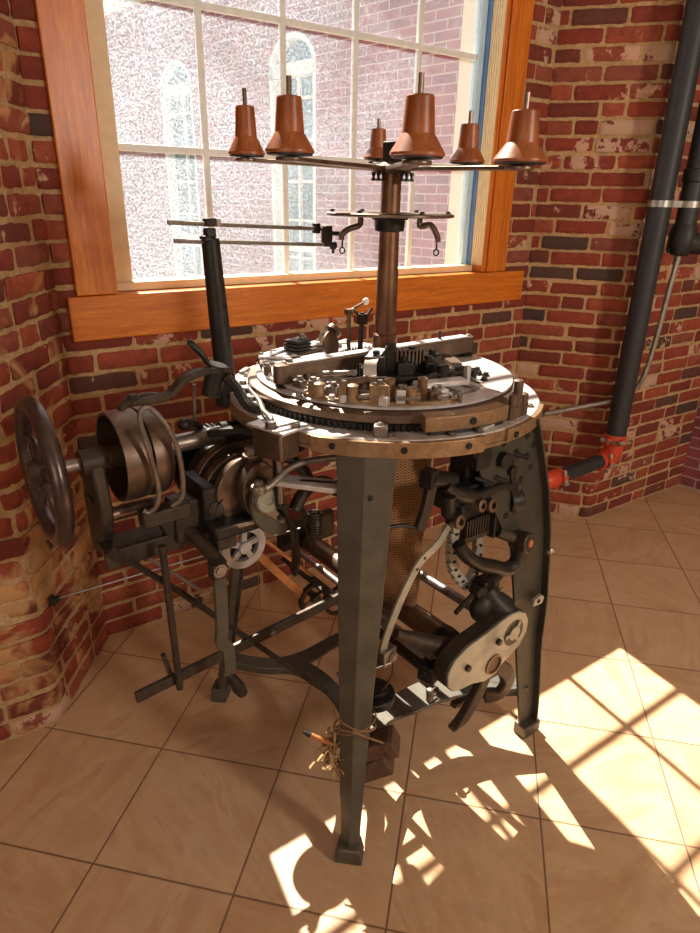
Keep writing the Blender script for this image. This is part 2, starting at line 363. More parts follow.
def brick_wall(name, chain, rows, mats, seed, skip=None, corner_break=False, s_end=None, jit=1.0, wear=1.0):
    rnd = random.Random(seed); V = []; F = []; MI = []; C = []
    S1 = chain.L[-1]
    # mortar skin
    ss = sorted(set([-.02, S1+.02]+[x*S1/60 for x in range(61)] + [l+e for l in chain.L[1:-1] for e in (-.016, -.008, 0, .008, .016)]))
    zs = [i*CEIL/51 for i in range(52)]
    for q in ss:
        for z in zs:
            P = chain.at(q, -.0065 + .0015*noise.noise(Vector((q*20, z*20, seed)))); V.append((P.x, P.y, z))
    nz = len(zs)
    def hole(q, z): return skip and skip[0] < q < skip[1] and skip[2] < z < skip[3]
    for i in range(len(ss)-1):
        for j in range(nz-1):
            if hole((ss[i]+ss[i+1])/2, (zs[j]+zs[j+1])/2): continue
            F.append((i*nz+j, (i+1)*nz+j, (i+1)*nz+j+1, i*nz+j+1)); MI.append(1); C.append((0, 0, 0, 1))
    for r in range(rows):
        z0 = r*CO + MT/2; z1 = (r+1)*CO - MT/2
        q = -rnd.random()*.03 - (BL/2 if r % 2 else 0) - (0 if rnd.random() > .15 else BL*.25)
        while q < S1:
            w = BL*(1+rnd.uniform(-.05, .05)); 
            if rnd.random() < .12: w *= .5
            a, b = max(q+MT/2, -.003), min(q+w-MT/2, S1+.003); q += w
            if b-a < .025: continue
            if skip and skip[2] < (z0+z1)/2 < skip[3]:
                if a < skip[0] < b: b = skip[0]
                if a < skip[1] < b: a = skip[1]
                if skip[0]-.01 <= a and b <= skip[1]+.01: continue
            xs = [a, a+(b-a)*.045] + [a+(b-a)*k/8 for k in range(1, 8)] + [a+(b-a)*.955, b]
            for l_ in chain.L[1:-1]:
                for e_ in (-.016, -.006, .006, .016):
                    if a+.012 < l_+e_ < b-.012: xs.append(l_+e_)
            xs = sorted(xs); nx = len(xs); ny = 5; o = len(V); dz = rnd.uniform(-.0015, .0015)*jit; dd = rnd.uniform(-.0035, .003)*jit; tilt = rnd.uniform(-.002, .002)*jit
            for i in range(nx):
                for j in range(ny):
                    fy = (0, .13, .5, .87, 1)[j]; x = xs[i]; z = z0+(z1-z0)*fy+dz
                    edge = i in (0, nx-1) or j in (0, ny-1)
                    nn = noise.noise(Vector((x*23, z*23, seed+3.3)))
                    d = dd + tilt*(fy*2-1) + .0022*nn*wear
                    if edge:
                        d -= .0048; x += .0028*noise.noise(Vector((x*40, z*40, seed+9)))*wear; z += .0026*noise.noise(Vector((x*31, z*31, seed+17)))*wear
                        if (i in (0, nx-1)) and (j in (0, ny-1)): d -= .002; x += (.002 if i == 0 else -.002); z += (.002 if j == 0 else -.002)
                    P = chain.at(x, d); V.append((P.x, P.y, z))
            for i in range(nx-1):
                for j in range(ny-1):
                    F.append((o+i*ny+j, o+(i+1)*ny+j, o+(i+1)*ny+j+1, o+i*ny+j+1)); MI.append(0)
            per = [i*ny for i in range(nx)] + [(nx-1)*ny+j for j in range(1, ny)] + [i*ny+ny-1 for i in range(nx-2, -1, -1)] + [j for j in range(ny-2, 0, -1)]
            o2 = len(V)
            for k in per:
                i, j = divmod(k, ny); x = xs[i]; P = chain.at(x, -.02); V.append((P.x, P.y, V[o+k][2]))
            nP = len(per)
            for k in range(nP): F.append((o+per[k], o2+k, o2+(k+1) % nP, o+per[(k+1) % nP])); MI.append(0)
            cc = (rnd.random(), rnd.random(), rnd.random(), 1)
            C += [cc]*((nx-1)*(ny-1)+nP)
    ob = link(name, V, F, mats, None, 50, 0, None, MI)
    ca = ob.data.color_attributes.new('Col', 'FLOAT_COLOR', 'CORNER')
    for p in ob.data.polygons:
        for li in p.loop_indices: ca.data[li].color = C[p.index]
    return struct(ob)
rows = int(CEIL/CO)+1
brick_wall('wall_left', Chain([LFAR, LCONV, L0]), rows, ['brick_l', 'mortar'], 5, jit=1.5, wear=2.0)
brick_wall('wall_back', Chain([L0, RIN]), rows, ['brick', 'mortar'], 11, skip=(.07, 1.945, 1.13, 3.88), wear=1.1)
brick_wall('wall_right', Chain([RIN, RCONV, REND, RBACK]), rows, ['brick_r', 'mortar'], 23, jit=1.2, wear=1.5)
# solid backing of the walls
def wbox(mb, a, b, c0, c1):      # box in wall frame: s range, depth range (positive = outdoors), z range
    mb.box(((a[0]+a[1])/2, (b[0]+b[1])/2, (c0+c1)/2), (a[1]-a[0], b[1]-b[0], c1-c0)); return mb
def inwall(name, mb, mat, **k):
    o = mb.build(name, mat, None, **k); o.location = L0; o.rotation_euler = (0, 0, WD); return o
b = MB()
wbox(b, (-.25, 2.3), (.025, .30), 0, 1.12); wbox(b, (-.25, .16), (.025, .30), 1.12, CEIL); wbox(b, (1.86, 2.3), (.025, .30), 1.12, CEIL); wbox(b, (.16, 1.86), (.025, .30), 3.78, CEIL)
struct(inwall('wall_outer', b, 'plaster'))
def backing(name, pts, th=.2, mat='plaster', off=.022):
    b = MB()
    for p, q in zip(pts, pts[1:]):
        t = (q-p).normalized(); n = Vector((-t.y, t.x, 0)); L = (q-p).length
        c = (p+q)/2 + n*(off+th/2); b.box((c.x, c.y, CEIL/2), (L-.004, th, CEIL), math.atan2(t.y, t.x))
    return struct(b.build(name, mat))
backing('wall_left_core', [LFAR, LCONV]); backing('wall_left_return', [LCONV+Vector((0, .03, 0)), L0-Vector((0,.03,0))], .12)
backing('wall_right_core', [RIN, RCONV], .12); backing('wall_right_return', [RCONV, REND], .12); backing('wall_right_rear', [REND, RBACK], .15)
# rest of the room, behind and beside the viewpoint
XL, XR, YB, YF = -3.62, 5.2, -3.6, 4.8
def plain(name, p, q, th=.15):
    t = (q-p).normalized(); n = Vector((-t.y, t.x, 0)); c = (p+q)/2 + n*th/2
    return struct(MB().box((c.x, c.y, CEIL/2), ((q-p).length, th, CEIL), math.atan2(t.y, t.x)).build(name, 'plaster'))
plain('wall_rear_left', Vector((XL, YB, 0)), Vector((XL, -.12, 0)))
plain('wall_rear', Vector((XR, YB, 0)), Vector((XL, YB, 0)))
plain('wall_rear_right', Vector((XR, YF, 0)), Vector((XR, YB, 0)))
plain('wall_far_right', Vector((RBACK.x, YF+.03, 0)), Vector((XR, YF+.03, 0)))
fr = math.radians(-10.895); T = .375
o = MB().box((0, 0, -.05), (13, 13, .1)).build('floor', 'floor')
org = Vector((-.629, 1.0942, 0)); o.location = org; o.rotation_euler = (0, 0, fr); struct(o)
# trim the floor to the room: outline of the plan
import bmesh
VV = Vector
plan = [LFAR+VV((-.1, .1, 0)), LCONV+VV((-.1, .06, 0)), L0+VV((-.1, .1, 0)), RIN+VV((-.03, .1, 0)), RCONV+VV((-.02, .08, 0)), REND+VV((-.08, .06, 0)), RBACK+VV((-.1, 0, 0)), Vector((RBACK.x, YF, 0)), Vector((XR, YF, 0)), Vector((XR, YB, 0)), Vector((XL, YB, 0)), Vector((XL, LFAR.y+.1, 0))]
def slab(name, mat, z0, z1, shrink=0):
    inv = (Matrix.Translation(org) @ Matrix.Rotation(fr, 4, 'Z')).inverted()
    bm = bmesh.new(); vs = [bm.verts.new(inv @ Vector((p.x, p.y, z0))) for p in plan]; f = bm.faces.new(vs)
    r = bmesh.ops.extrude_face_region(bm, geom=[f]); 
    for e in r['geom']:
        if isinstance(e, bmesh.types.BMVert): e.co.z += z1-z0
    bmesh.ops.triangulate(bm, faces=bm.faces[:]); bmesh.ops.recalc_face_normals(bm, faces=bm.faces[:])
    me = bpy.data.meshes.new(name); bm.to_mesh(me); bm.free(); me.materials.append(M[mat])
    ob = bpy.data.objects.new(name, me); COL.objects.link(ob); ob.location = org; ob.rotation_euler = (0, 0, fr); return struct(ob)
bpy.data.objects.remove(o)
slab('floor', 'floor', -.12, 0); slab('ceiling', 'ceiling', CEIL, CEIL+.12)

# window -----------------------------------------------------------
ZB, ZT = 1.30, 3.76; SL, SR = .262, 1.775
b = MB(); wbox(b, (.028, 2.088), (-.016, .105), 1.133, 1.27)
struct(inwall('trim_sill', b, 'oak_h', bevel=.004))
b = MB(); wbox(b, (.057, .183), (-.012, .10), 1.272, 3.88); struct(inwall('trim_casing_left', b, 'oak_v', bevel=.004))
b = MB(); wbox(b, (1.838, 1.957), (-.012, .10), 1.272, 3.88); wbox(b, (1.812, 1.836), (-.004, .10), 1.272, 3.78); struct(inwall('trim_casing_right', b, 'oak_v', bevel=.003))
b = MB(); wbox(b, (.057, 1.957), (-.0125, .10), 3.782, 3.91); struct(inwall('trim_casing_top', b, 'oak_h', bevel=.004))
win = inwall('window_1', MB().box(((SL+1.82)/2, .108, (ZB+ZT)/2), (1.82-SL+.01, .004, ZT-ZB+.01)), 'glass', smooth=0); struct(win)
def wpart(name, mb, mat, **k): return mb.build(name, mat, win, **k)
b = MB(); wbox(b, (.184, SL), (.085, .13), 1.271, 3.78); wpart('frame', b, 'cream', bevel=.002)
b = MB(); wbox(b, (.184, 1.81), (.055, .13), 1.271, 1.298); wpart('bottom_rail', b, 'cream', bevel=.003)
b = MB(); wbox(b, (.184, 1.81), (.085, .13), 3.76, 3.78); wpart('top_rail', b, 'cream', bevel=.003)
b = MB(); wbox(b, (SR, 1.806), (.095, .13), 1.3, 3.76); wpart('stile', b, 'blue_lit', bevel=.002)
b = MB(); wbox(b, (1.806, 1.8115), (.07, .13), 1.3, 3.78); wpart('gasket', b, 'blue')
b = MB(); wbox(b, (1.8095, 1.8118), (.0, .069), 1.3, 3.78)
for k in range(5): wbox(b, (1.8075, 1.8095), (.006+.013*k, .012+.013*k), 1.3, 3.78)
wpart('jamb_liner', b, 'cream')
for k in range(4):
    s_ = .56+.3035*k; b = MB(); wbox(b, (s_-.0105, s_+.0105), (.104, .122), ZB, ZT); wpart('glazing_bar', b, 'white', bevel=.002)
for z in (1.703, 2.118, 2.53, 2.94, 3.35):
    b = MB(); wbox(b, (SL, SR), (.1045, .1215), z-.0105, z+.0105); wpart('glazing_bar', b, 'white', bevel=.002)

# ------------------------------------------------------------------ outdoors: brick wing with arched windows
def outdoor_brick():
    t = NT('outdoor_brickwork'); v = t.coord((1, 1, 1))
    rr = t.n('ShaderNodeVectorRotate', rotation_type='X_AXIS'); t.l(v, rr.inputs['Vector']); rr.inputs['Angle'].default_value = -PI/2
    bt = t.n('ShaderNodeTexBrick'); t.l(rr.outputs[0], bt.inputs['Vector']); bt.inputs['Scale'].default_value = 1
    for k, x in (('Brick Width', .21), ('Row Height', .062), ('Mortar Size', .0045), ('Mortar Smooth', .1), ('Bias', 0)): bt.inputs[k].default_value = x
    bt.inputs['Color1'].default_value = srgb(132, 60, 66); bt.inputs['Color2'].default_value = srgb(108, 50, 58); bt.inputs['Mortar'].default_value = srgb(172, 152, 150)
    n = t.noise(v, 4, 4)
    col = t.mix(t.ramp(n, [(.4, g(0)), (.7, g(.4))]), bt.outputs['Color'], srgb(170, 96, 86))
    t.bsdf(col, .85, 0, t.bump(bt.outputs['Fac'], -.4, .01)); return t.m
M['outbrick'] = outdoor_brick()
M['stone'] = plaster('pale_stone_trim', srgb(206, 200, 190)); M['outwin'] = simple('white_window_frames', srgb(205, 208, 208), .5)
M['pane'] = NT('dark_window_pane').m; t = NT('dark_window_pane_glass'); t.bsdf(srgb(96, 116, 126), .08, 0, spec=.8); M['pane'] = t.m
M['asphalt'] = plaster('pale_paving', srgb(150, 146, 138)); M['leaf'] = simple('green_leaves', srgb(96, 132, 62), .7)
bw = math.radians(135.5); BO = Vector((1.55, 4.02, 0))       # right-hand start of the wing, running away to the left
bx = Vector((math.cos(bw), math.sin(bw), 0))
bld = thing('brick_building', 'long red brick wing with white arched windows standing outside the window', 'building', BO, bw)
HB = 3.35
wins = [(2.95, .30), (4.75, .30), (6.55, .30), (8.35, .30)]; GZ = -.6
def archpts(cx, hw, z0, z1, n=14, inset=0):
    pts = [(cx-hw+inset, z0+inset), (cx+hw-inset, z0+inset)]
    for i in range(n+1):
        a = PI*i/n; pts.append((cx+(hw-inset)*math.cos(a), z1+(hw-inset)*.8*math.sin(a)))
    return pts
# wall with arched openings: faces built column by column
bmw = MB(); x = -1.2; 
def wq(x0, x1, z0, z1): bmw.box(((x0+x1)/2, -.15, (z0+z1)/2), (x1-x0, .3, z1-z0))
edges = [-1.2]
for cx, hw in wins:
    wq(edges[-1], cx-hw, GZ, HB); edges.append(cx+hw)
    wq(cx-hw, cx+hw, GZ, .35); n = 14; zt = 2.56
    for i in range(n):
        a0 = PI*(1-i/n); a1 = PI*(1-(i+1)/n); xa = cx+hw*math.cos(a0); xb = cx+hw*math.cos(a1); za = zt+hw*.8*math.sin(a0); zb = zt+hw*.8*math.sin(a1)
        vs = [(xa, 0, za), (xb, 0, zb), (xb, 0, HB), (xa, 0, HB), (xa, -.3, za), (xb, -.3, zb), (xb, -.3, HB), (xa, -.3, HB)]
        bmw.add(vs, [(0, 1, 2, 3), (7, 6, 5, 4), (0, 4, 5, 1), (3, 2, 6, 7)])
wq(edges[-1], 13, GZ, HB)
bmw.build('wall', 'outbrick', bld, smooth=0)
MB().box((5.9, -.15, HB+.06), (14.4, .42, .12)).build('coping', 'stone', bld)
for cx, hw in wins:
    f = MB(); n = 14; zt = 2.56
    pts = [Vector((cx-hw, .0, .35)), Vector((cx-hw, .0, zt))] + [Vector((cx-hw*math.cos(PI*i/n), 0, zt+hw*.8*math.sin(PI*i/n))) for i in range(1, n)] + [Vector((cx+hw, .0, zt)), Vector((cx+hw, .0, .35))]
    f.path([p+Vector((0, -.05, 0)) for p in pts], .09, .09, ref=(0, 1, 0)); f.box((cx, -.05, zt-.02), (hw*2, .09, .1)); f.box((cx, -.05, .39), (hw*2, .1, .08)); f.box((cx, -.08, 1.15), (hw*2, .06, .07))
    for k in (0,): f.box((cx+k*hw/2, -.09, 1.5), (.028, .03, 2.2))
    for k in range(1, 7): f.box((cx, -.09, .42+k*.32), (hw*2, .03, .024))
    w_ = f.build('window', 'outwin', bld)
    MB().prism(archpts(cx, hw, .35, zt), (0, -.12, 0), (1, 0, 0), (0, 0, 1), .01).build('pane', 'pane', w_)
yard = struct(MB().box((0, 14, GZ-.1), (60, 50, .2)).build('floor_yard', 'asphalt')); yard.location = (0, -2.7, 0)
# ------------------------------------------------------------------ the knitting machine (x runs along the main shaft, y towards the window)
MO = Vector((.082, 1.632, 0)); MR = math.radians(38)
km = thing('knitting_machine', 'antique cast iron circular knitting machine on splayed legs in front of the window', 'knitting machine', MO, MR)
def part(mb, name, mat, parent=None, bevel=0, smooth=35): return mb.build(name, mat, parent or km, bevel, smooth)
def bolt(p, parent, ax=(0, 0, 1), r=.009, h=.009, mat='dullsteel', name='bolt'):
    b = MB(); p = Vector(p); a = Vector(ax).normalized()
    b.lathe([(r*1.35, 0), (r*1.35, .002)], p, a, 14); b.lathe([(r, .002), (r, h*.85), (r*.85, h)], p, a, 6)
    return b.build(name, mat, parent, smooth=25)
def pol(r, deg, z=0): a = math.radians(deg); return Vector((r*math.cos(a), r*math.sin(a), z))
ZT_ = 1.11
# table ------------------------------------------------------------
b = MB()
b.lathe([(.13, 1.082), (.386, 1.082), (.399, 1.088), (.401, 1.096), (.401, 1.107), (.398, 1.11), (.13, 1.11)], (0, 0, 0), n=96, closed=True)
table = part(b, 'table_plate', 'steel')
b = MB().ring((0, 0, 1.074), .35, .4015, .008, n=96); b.lathe([(.4005, 1.083), (.4025, 1.084), (.4025, 1.106), (.4005, 1.107)], (0, 0, 0), n=96, closed=True)
rim = part(b, 'rim_band', 'brass', table)
b = MB().arc(.388, .412, 208, 262, 1.072, 1.108); part(b, 'rim_segment', 'brass', table, .002)
b = MB().arc(.384, .411, 272, 306, 1.080, 1.109); part(b, 'rim_segment', 'brass', table, .002)
for a in (215, 236, 256, 276, 292, 303): bolt(pol(.4118, a, 1.092), table, pol(1, a), .0055, .004, 'black', 'screw')
for a, r in ((252, .385), (232, .375), (262, .388), (200, .385), (176, .385), (160, .38), (300, .38)): bolt(pol(r, a, 1.11), table, r=.008, h=.007)
# lettered-free raised clamp squares in front
for a in (229,):
    q = MB().box(pol(.372, a, 1.122), (.03, .03, .024), math.radians(a)); cl = part(q, 'clamp_block', 'dullsteel', table, .003); bolt(pol(.372, a, 1.134), cl, r=.007, h=.005)
# gear ring and cam ring -------------------------------------------
b = MB(); b.gear((0, 0, 1.110), (0, 0, 1), .352, .016, 150, .006); part(b, 'gear_ring', 'black')
b = MB().lathe([(.18, 1.126), (.345, 1.126), (.352, 1.130), (.352, 1.146), (.345, 1.150), (.18, 1.150)], (0, 0, 0), n=96, closed=True); camr = part(b, 'cam_ring', 'bronze')
b = MB().lathe([(.12, 1.151), (.326, 1.151), (.33, 1.153), (.33, 1.158), (.326, 1.16), (.12, 1.16)], (0, 0, 0), n=96, closed=True); top = part(b, 'top_disc', 'steel', camr)
# slotted bolts pairs on the disc
for a, r in ((306, .262), (318, .245)):
    for da in (-5, 5): bolt(pol(r, a+da, 1.16), top, r=.0075, h=.009, mat='black')
    b = MB(); b.arc(r-.004, r+.004, a-9, a+9, 1.16, 1.162); part(b, 'slot', 'black', top)
# sickle shaped cover around the middle, right half
b = MB(); n = 26; vs = []
for i in range(n+1):
    a = math.radians(-70+150*i/n); w = .042*math.sin(PI*(i+.6)/(n+1.2))+.004
    for rr, z in ((.175, 1.16), (.175+w, 1.16), (.175+w*.9, 1.176), (.177, 1.176)): vs.append((rr*math.cos(a), rr*math.sin(a), z))
fs = [(3, 2, 1, 0), (4*n, 4*n+1, 4*n+2, 4*n+3)]
for i in range(n): fs += [(4*i+k, 4*i+(k+1) % 4, 4*i+4+(k+1) % 4, 4*i+4+k) for k in range(4)]
part(b.add(vs, fs), 'sickle_cover', 'bronze', camr)
# needle cylinder
b = MB().lathe([(.085, 1.05), (.118, 1.05), (.118, 1.185), (.112, 1.192), (.085, 1.192)], (0, 0, 0), n=72, closed=True); nc = part(b, 'needle_cylinder', 'black')
b = MB()
for k in range(72):
    p = pol(.119, k*5, 1.172); b.box(p, (.003, .003, .05), math.radians(k*5))
part(b, 'needle_row', 'dullsteel', nc)
b = MB().lathe([(0.001, 1.186), (.08, 1.186), (.08, 1.196), (.03, 1.204), (0.001, 1.204)], (0, 0, 0), n=40); part(b, 'dial', 'dullsteel', nc)
# bridge over the table carrying the pole: rounded long casting
def stadium(x0, x1, w, n=10):
    P = []
    for i in range(n+1): a = -PI/2+PI*i/n; P.append((x1+w*math.cos(a), w*math.sin(a)))
    for i in range(n+1): a = PI/2+PI*i/n; P.append((x0+w*math.cos(a), w*math.sin(a)))
    return P
b = MB(); 
b.add([(x, y*.8+.0, z) for z in (1.168, 1.213) for x, y in stadium(-.305, .305, .026)], [tuple(reversed(range(22))), tuple(range(22, 44))]+[(i, (i+1) % 22, 22+(i+1) % 22, 22+i) for i in range(22)])
br = part(b, 'bridge', 'bronze', None, .004)
b = MB().box((0, 0, 1.2145), (.60, .030, .004)); part(b, 'bridge_rib', 'steel', br, .001)
for sx in (-1, 1):
    b = MB().lathe([(.03, 1.16), (.03, 1.164), (.02, 1.168), (.02, 1.175)], (sx*.295, 0, 0), n=24); part(b, 'bridge_foot', 'black', br)
bolt((-.29, 0, 1.215), br, r=.009); bolt((.2, .0, 1.216), br, r=.004, h=.022, mat='black', name='oil_pin'); bolt((.315, .0, 1.212), br, r=.007, h=.006)
# left rear plate tongue joining ring and table
b = MB().arc(.27, .40, 118, 178, 1.112, 1.122); part(b, 'side_plate', 'steel', table, .003)
for a in (124, 136, 148, 160, 171): bolt(pol(.365, a, 1.122), table, r=.009, h=.009)
for a in (130, 150, 166):
    q = MB().box(pol(.385, a, 1.126), (.016, .05, .010), math.radians(a)); part(q, 'clip', 'dullsteel', table, .002)
# feeder box behind on the left ------------------------------------
b = MB().add([(x, y, z) for z in (1.155, 1.172) for x, y in ((-.27, .17), (-.22, .27), (-.08, .33), (.05, .33), (.07, .27), (-.1, .24), (-.19, .15), (-.24, .12))], [tuple(reversed(range(8))), tuple(range(8, 16))]+[(i, (i+1) % 8, 8+(i+1) % 8, 8+i) for i in range(8)])
fb = part(b, 'feeder_plate', 'bronze', None, .004)
b = MB().add([(x, y, z) for z in (1.173, 1.179) for x, y in ((-.255, .175), (-.21, .255), (-.08, .315), (.04, .315), (.055, .28), (-.1, .255), (-.18, .165), (-.235, .135))], [tuple(reversed(range(8))), tuple(range(8, 16))]+[(i, (i+1) % 8, 8+(i+1) % 8, 8+i) for i in range(8)])
part(b, 'feeder_cover', 'steel', fb, .002)
b = MB()
for k in range(4): b.box((-.135, .2, 1.186+k*.009), (.062-.003*k, .05, .007), .3)
part(b, 'shim_stack', 'black', fb, .001)
for x, y in ((-.22, .19), (-.19, .235), (-.12, .28), (-.06, .295), (.0, .29), (.04, .3), (-.12, .2)): bolt((x, y, 1.179 if (x, y) != (-.12, .2) else 1.22), fb, r=.009, h=.01)
b = MB().lathe([(.020, 0), (.022, .004), (.022, .02), (.014, .024), (.014, .034), (.024, .036), (.024, .05), (.018, .054)], (-.055, .19, 1.205), (.8, .25, .45), 20); part(b, 'tension_spool', 'bronze', fb)
b = MB().lathe([(.034, 0), (.036, .003), (.036, .008), (.03, .010)], (-.052, .17, 1.198), (.35, -.9, .2), 24); part(b, 'round_guard', 'bronze', fb)
for k, (x0, y0, x1, y1) in enumerate(((-.2, .22, -.12, .26), (-.17, .17, -.1, .235), (-.03, .27, .03, .25), (.0, .26, .05, .21), (-.01, .22, .07, .25), (-.25, .2, -.2, .15))):
    b = MB().bar((x0, y0, 1.183), (x1, y1, 1.184), .014, .006); part(b, 'slide_bar', 'steel', fb, .001)
# upright yarn rods
b = MB().tube([(-.012, .135, 1.16), (-.014, .135, 1.285)], .006); b.box((-.014, .135, 1.289), (.018, .016, .014)); b.tube([(-.012, .135, 1.292), (.018, .115, 1.312)], .0035); yr = part(b, 'yarn_rod', 'bronze')
part(MB().sphere((.024, .111, 1.316), .0095), 'knob', 'gum', yr)
b = MB().tube([(-.035, .058, 1.19), (-.032, .055, 1.30)], [.0075, .006], 10); b.box((-.032, .055, 1.283), (.02, .02, .026)); b.tube([(-.055, .06, 1.305), (-.04, .057, 1.29), (-.032, .055, 1.285), (-.02, .05, 1.292), (-.006, .048, 1.31)], .0035); yr2 = part(b, 'yarn_rod', 'black')
part(MB().sphere((-.057, .061, 1.307), .005), 'knob', 'dullsteel', yr2)
# front cam plates: the crowd of blocks, rollers and screws on the near side
rnd = random.Random(3)
b = MB().arc(.235, .325, 196, 262, 1.151, 1.168); cp = part(b, 'cam_plate', 'brass', None, .002)
b = MB().arc(.245, .315, 150, 196, 1.162, 1.170); part(b, 'cam_plate', 'steel', None, .002)
specs = [(200, .315, .020, .016, .03, 'brass'), (208, .30, .030, .02, .022, 'dullsteel'), (214, .322, .018, .018, .034, 'brass'), (221, .285, .034, .026, .02, 'dullsteel'), (228, .31, .044, .03, .038, 'brass'), (236, .318, .02, .024, .03, 'steel'), (243, .29, .05, .026, .016, 'brass'), (250, .315, .026, .02, .024, 'bronze'), (256, .275, .04, .03, .014, 'steel'), (190, .30, .03, .02, .02, 'dullsteel'), (180, .31, .022, .02, .024, 'brass'), (172, .295, .028, .018, .016, 'dullsteel'), (164, .31, .02, .016, .022, 'bronze')]
for a, r, w, d_, h, mt in specs:
    q = MB().box(pol(r, a, 1.166+h/2), (d_, w, h), math.radians(a)); blk = part(q, 'cam_block', mt, cp, .0018); bolt(pol(r, a, 1.166+h), blk, r=.0075, h=.009)
for a, r, h in ((204, .325, .030), (218, .328, .036), (232, .295, .045), (240, .325, .034), (248, .27, .04)):
    q = MB().lathe([(.009, 0), (.011, .002), (.011, h-.004), (.012, h-.003), (.012, h), (.006, h+.003)], pol(r, a, 1.166), n=16); part(q, 'roller', 'brass', cp)
for k in range(16):
    a = 158+k*7.1; r = .262+rnd.uniform(-.02, .03); L = rnd.uniform(.03, .06); a2 = math.radians(a+rnd.uniform(40, 110)); z = 1.172+rnd.uniform(0, .012)
    p = pol(r, a, z); q = MB().bar(p, p+Vector((L*math.cos(a2), L*math.sin(a2), rnd.uniform(-.003, .006))), .011, .006); lv = part(q, 'small_lever', rnd.choice(['steel', 'dullsteel', 'bronze', 'steel']), cp, .001)
    if k % 2 == 0: bolt(p+Vector((0, 0, .003)), lv, r=.0065, h=.008)
b = MB().cyl(pol(.30, 212, 1.195), pol(.27, 226, 1.202), .011, 16); part(b, 'round_pin', 'bronze', cp)
b = MB().cyl(pol(.25, 196, 1.196), pol(.235, 214, 1.206), .006, 12); part(b, 'round_pin', 'dullsteel', cp)
for k in range(30):
    a = 122+k*4.9; r = rnd.choice([.255, .28, .30, .325, .335]); z = 1.16 if not (196 < a < 262) else 1.168
    if k % 3 == 0: bolt(pol(r, a, z), cp, r=rnd.uniform(.006, .0095), h=rnd.uniform(.009, .02), mat=rnd.choice(['dullsteel', 'steel', 'black']), name='screw')
    elif k % 3 == 1: part(MB().box(pol(r, a, z+.006), (rnd.uniform(.012, .03), rnd.uniform(.008, .02), rnd.uniform(.012, .02)), math.radians(a+rnd.uniform(-35, 35))), 'cam_block', rnd.choice(['bronze', 'dullsteel', 'black', 'steel']), cp, .0015)
    else: p = pol(r, a, z+.012); q = p+pol(rnd.uniform(.025, .05), a+90+rnd.uniform(-40, 40)); part(MB().bar(p, q, .008, .008), 'small_lever', rnd.choice(['dullsteel', 'steel', 'black']), cp, .001)
# black yarn carriage above the needle cylinder, near side
yc = part(MB().arc(.10, .20, 215, 290, 1.176, 1.19), 'yarn_carriage', 'black', None, .003)
for a, r, w, d_, h in ((222, .15, .05, .035, .04), (236, .13, .03, .05, .055), (246, .165, .04, .03, .03), (258, .135, .034, .05, .046), (268, .17, .03, .03, .028), (280, .15, .05, .03, .036)):
    q = MB().box(pol(r, a, 1.188+h/2), (d_, w, h), math.radians(a+rnd.uniform(-14, 14))); k_ = part(q, 'carriage_block', 'black', yc, .003); bolt(pol(r, a, 1.188+h), k_, r=.009, h=.012, mat='black')
b = MB()
for k in range(8): b.box(pol(.15, 240+k*3.4, 1.226), (.03, .004, .032), math.radians(240+k*3.4))
part(b, 'comb', 'bronze', yc)
b = MB().path(smoothpath([pol(.19, 220, 1.186), pol(.175, 219, 1.215), pol(.14, 222, 1.235), pol(.11, 228, 1.235)], 5), .03, .004, ref=(0, 0, 1)); part(b, 'curved_guard', 'steel', yc)
b = MB().path(smoothpath([pol(.24, 246, 1.182), pol(.22, 258, 1.192), pol(.22, 272, 1.198), pol(.24, 286, 1.186)], 5), .016, .006); part(b, 'curved_guard', 'black', yc)
b = MB().bar(pol(.255, 246, 1.186), pol(.265, 274, 1.186), .035, .012); part(b, 'wedge_plate', 'steel', yc, .002)
for a, r, h in ((268, .22, .05), (276, .19, .04), (292, .21, .03), (298, .235, .022)):
    q = MB().lathe([(.011, 0), (.011, h*.6), (.014, h*.62), (.014, h), (.008, h+.003)], pol(r, a, 1.165), n=16); part(q, 'adjusting_screw', 'black', yc)
b = MB().bar(pol(.21, 286, 1.17), pol(.29, 282, 1.166), .012, .007); b.bar(pol(.22, 296, 1.17), pol(.27, 290, 1.166), .01, .006); part(b, 'finger', 'steel', yc, .001)
b = MB().box(pol(.25, 281, 1.19), (.012, .012, .045), 0); part(b, 'upright_tab', 'steel', yc, .001)
# curved guard along the near rim and three pins at its end
b = MB().arc(.345, .382, 243, 277, 1.118, 1.152); gd = part(b, 'rim_guard', 'brass', None, .003); bolt(pol(.383, 260, 1.135), gd, pol(1, 260), .006, .003, 'black')
part(MB().arc(.35, .378, 245, 275, 1.110, 1.118), 'guard_packing', 'black', gd)
for a, r, h, rr in ((281, .375, .058, .0125), (285.5, .370, .085, .0135), (277.5, .35, .03, .018), (289, .378, .05, .012)):
    q = MB().lathe([(rr, 0), (rr, h*.55), (rr*.86, h*.56), (rr*.86, h), (rr*.6, h+.002)], pol(r, a, 1.11), n=20); part(q, 'stud', 'bronze', table)
q = MB().box(pol(.375, 268, 1.113), (.012, .06, .006), math.radians(268+12)); part(q, 'slotted_tab', 'steel', table, .001)
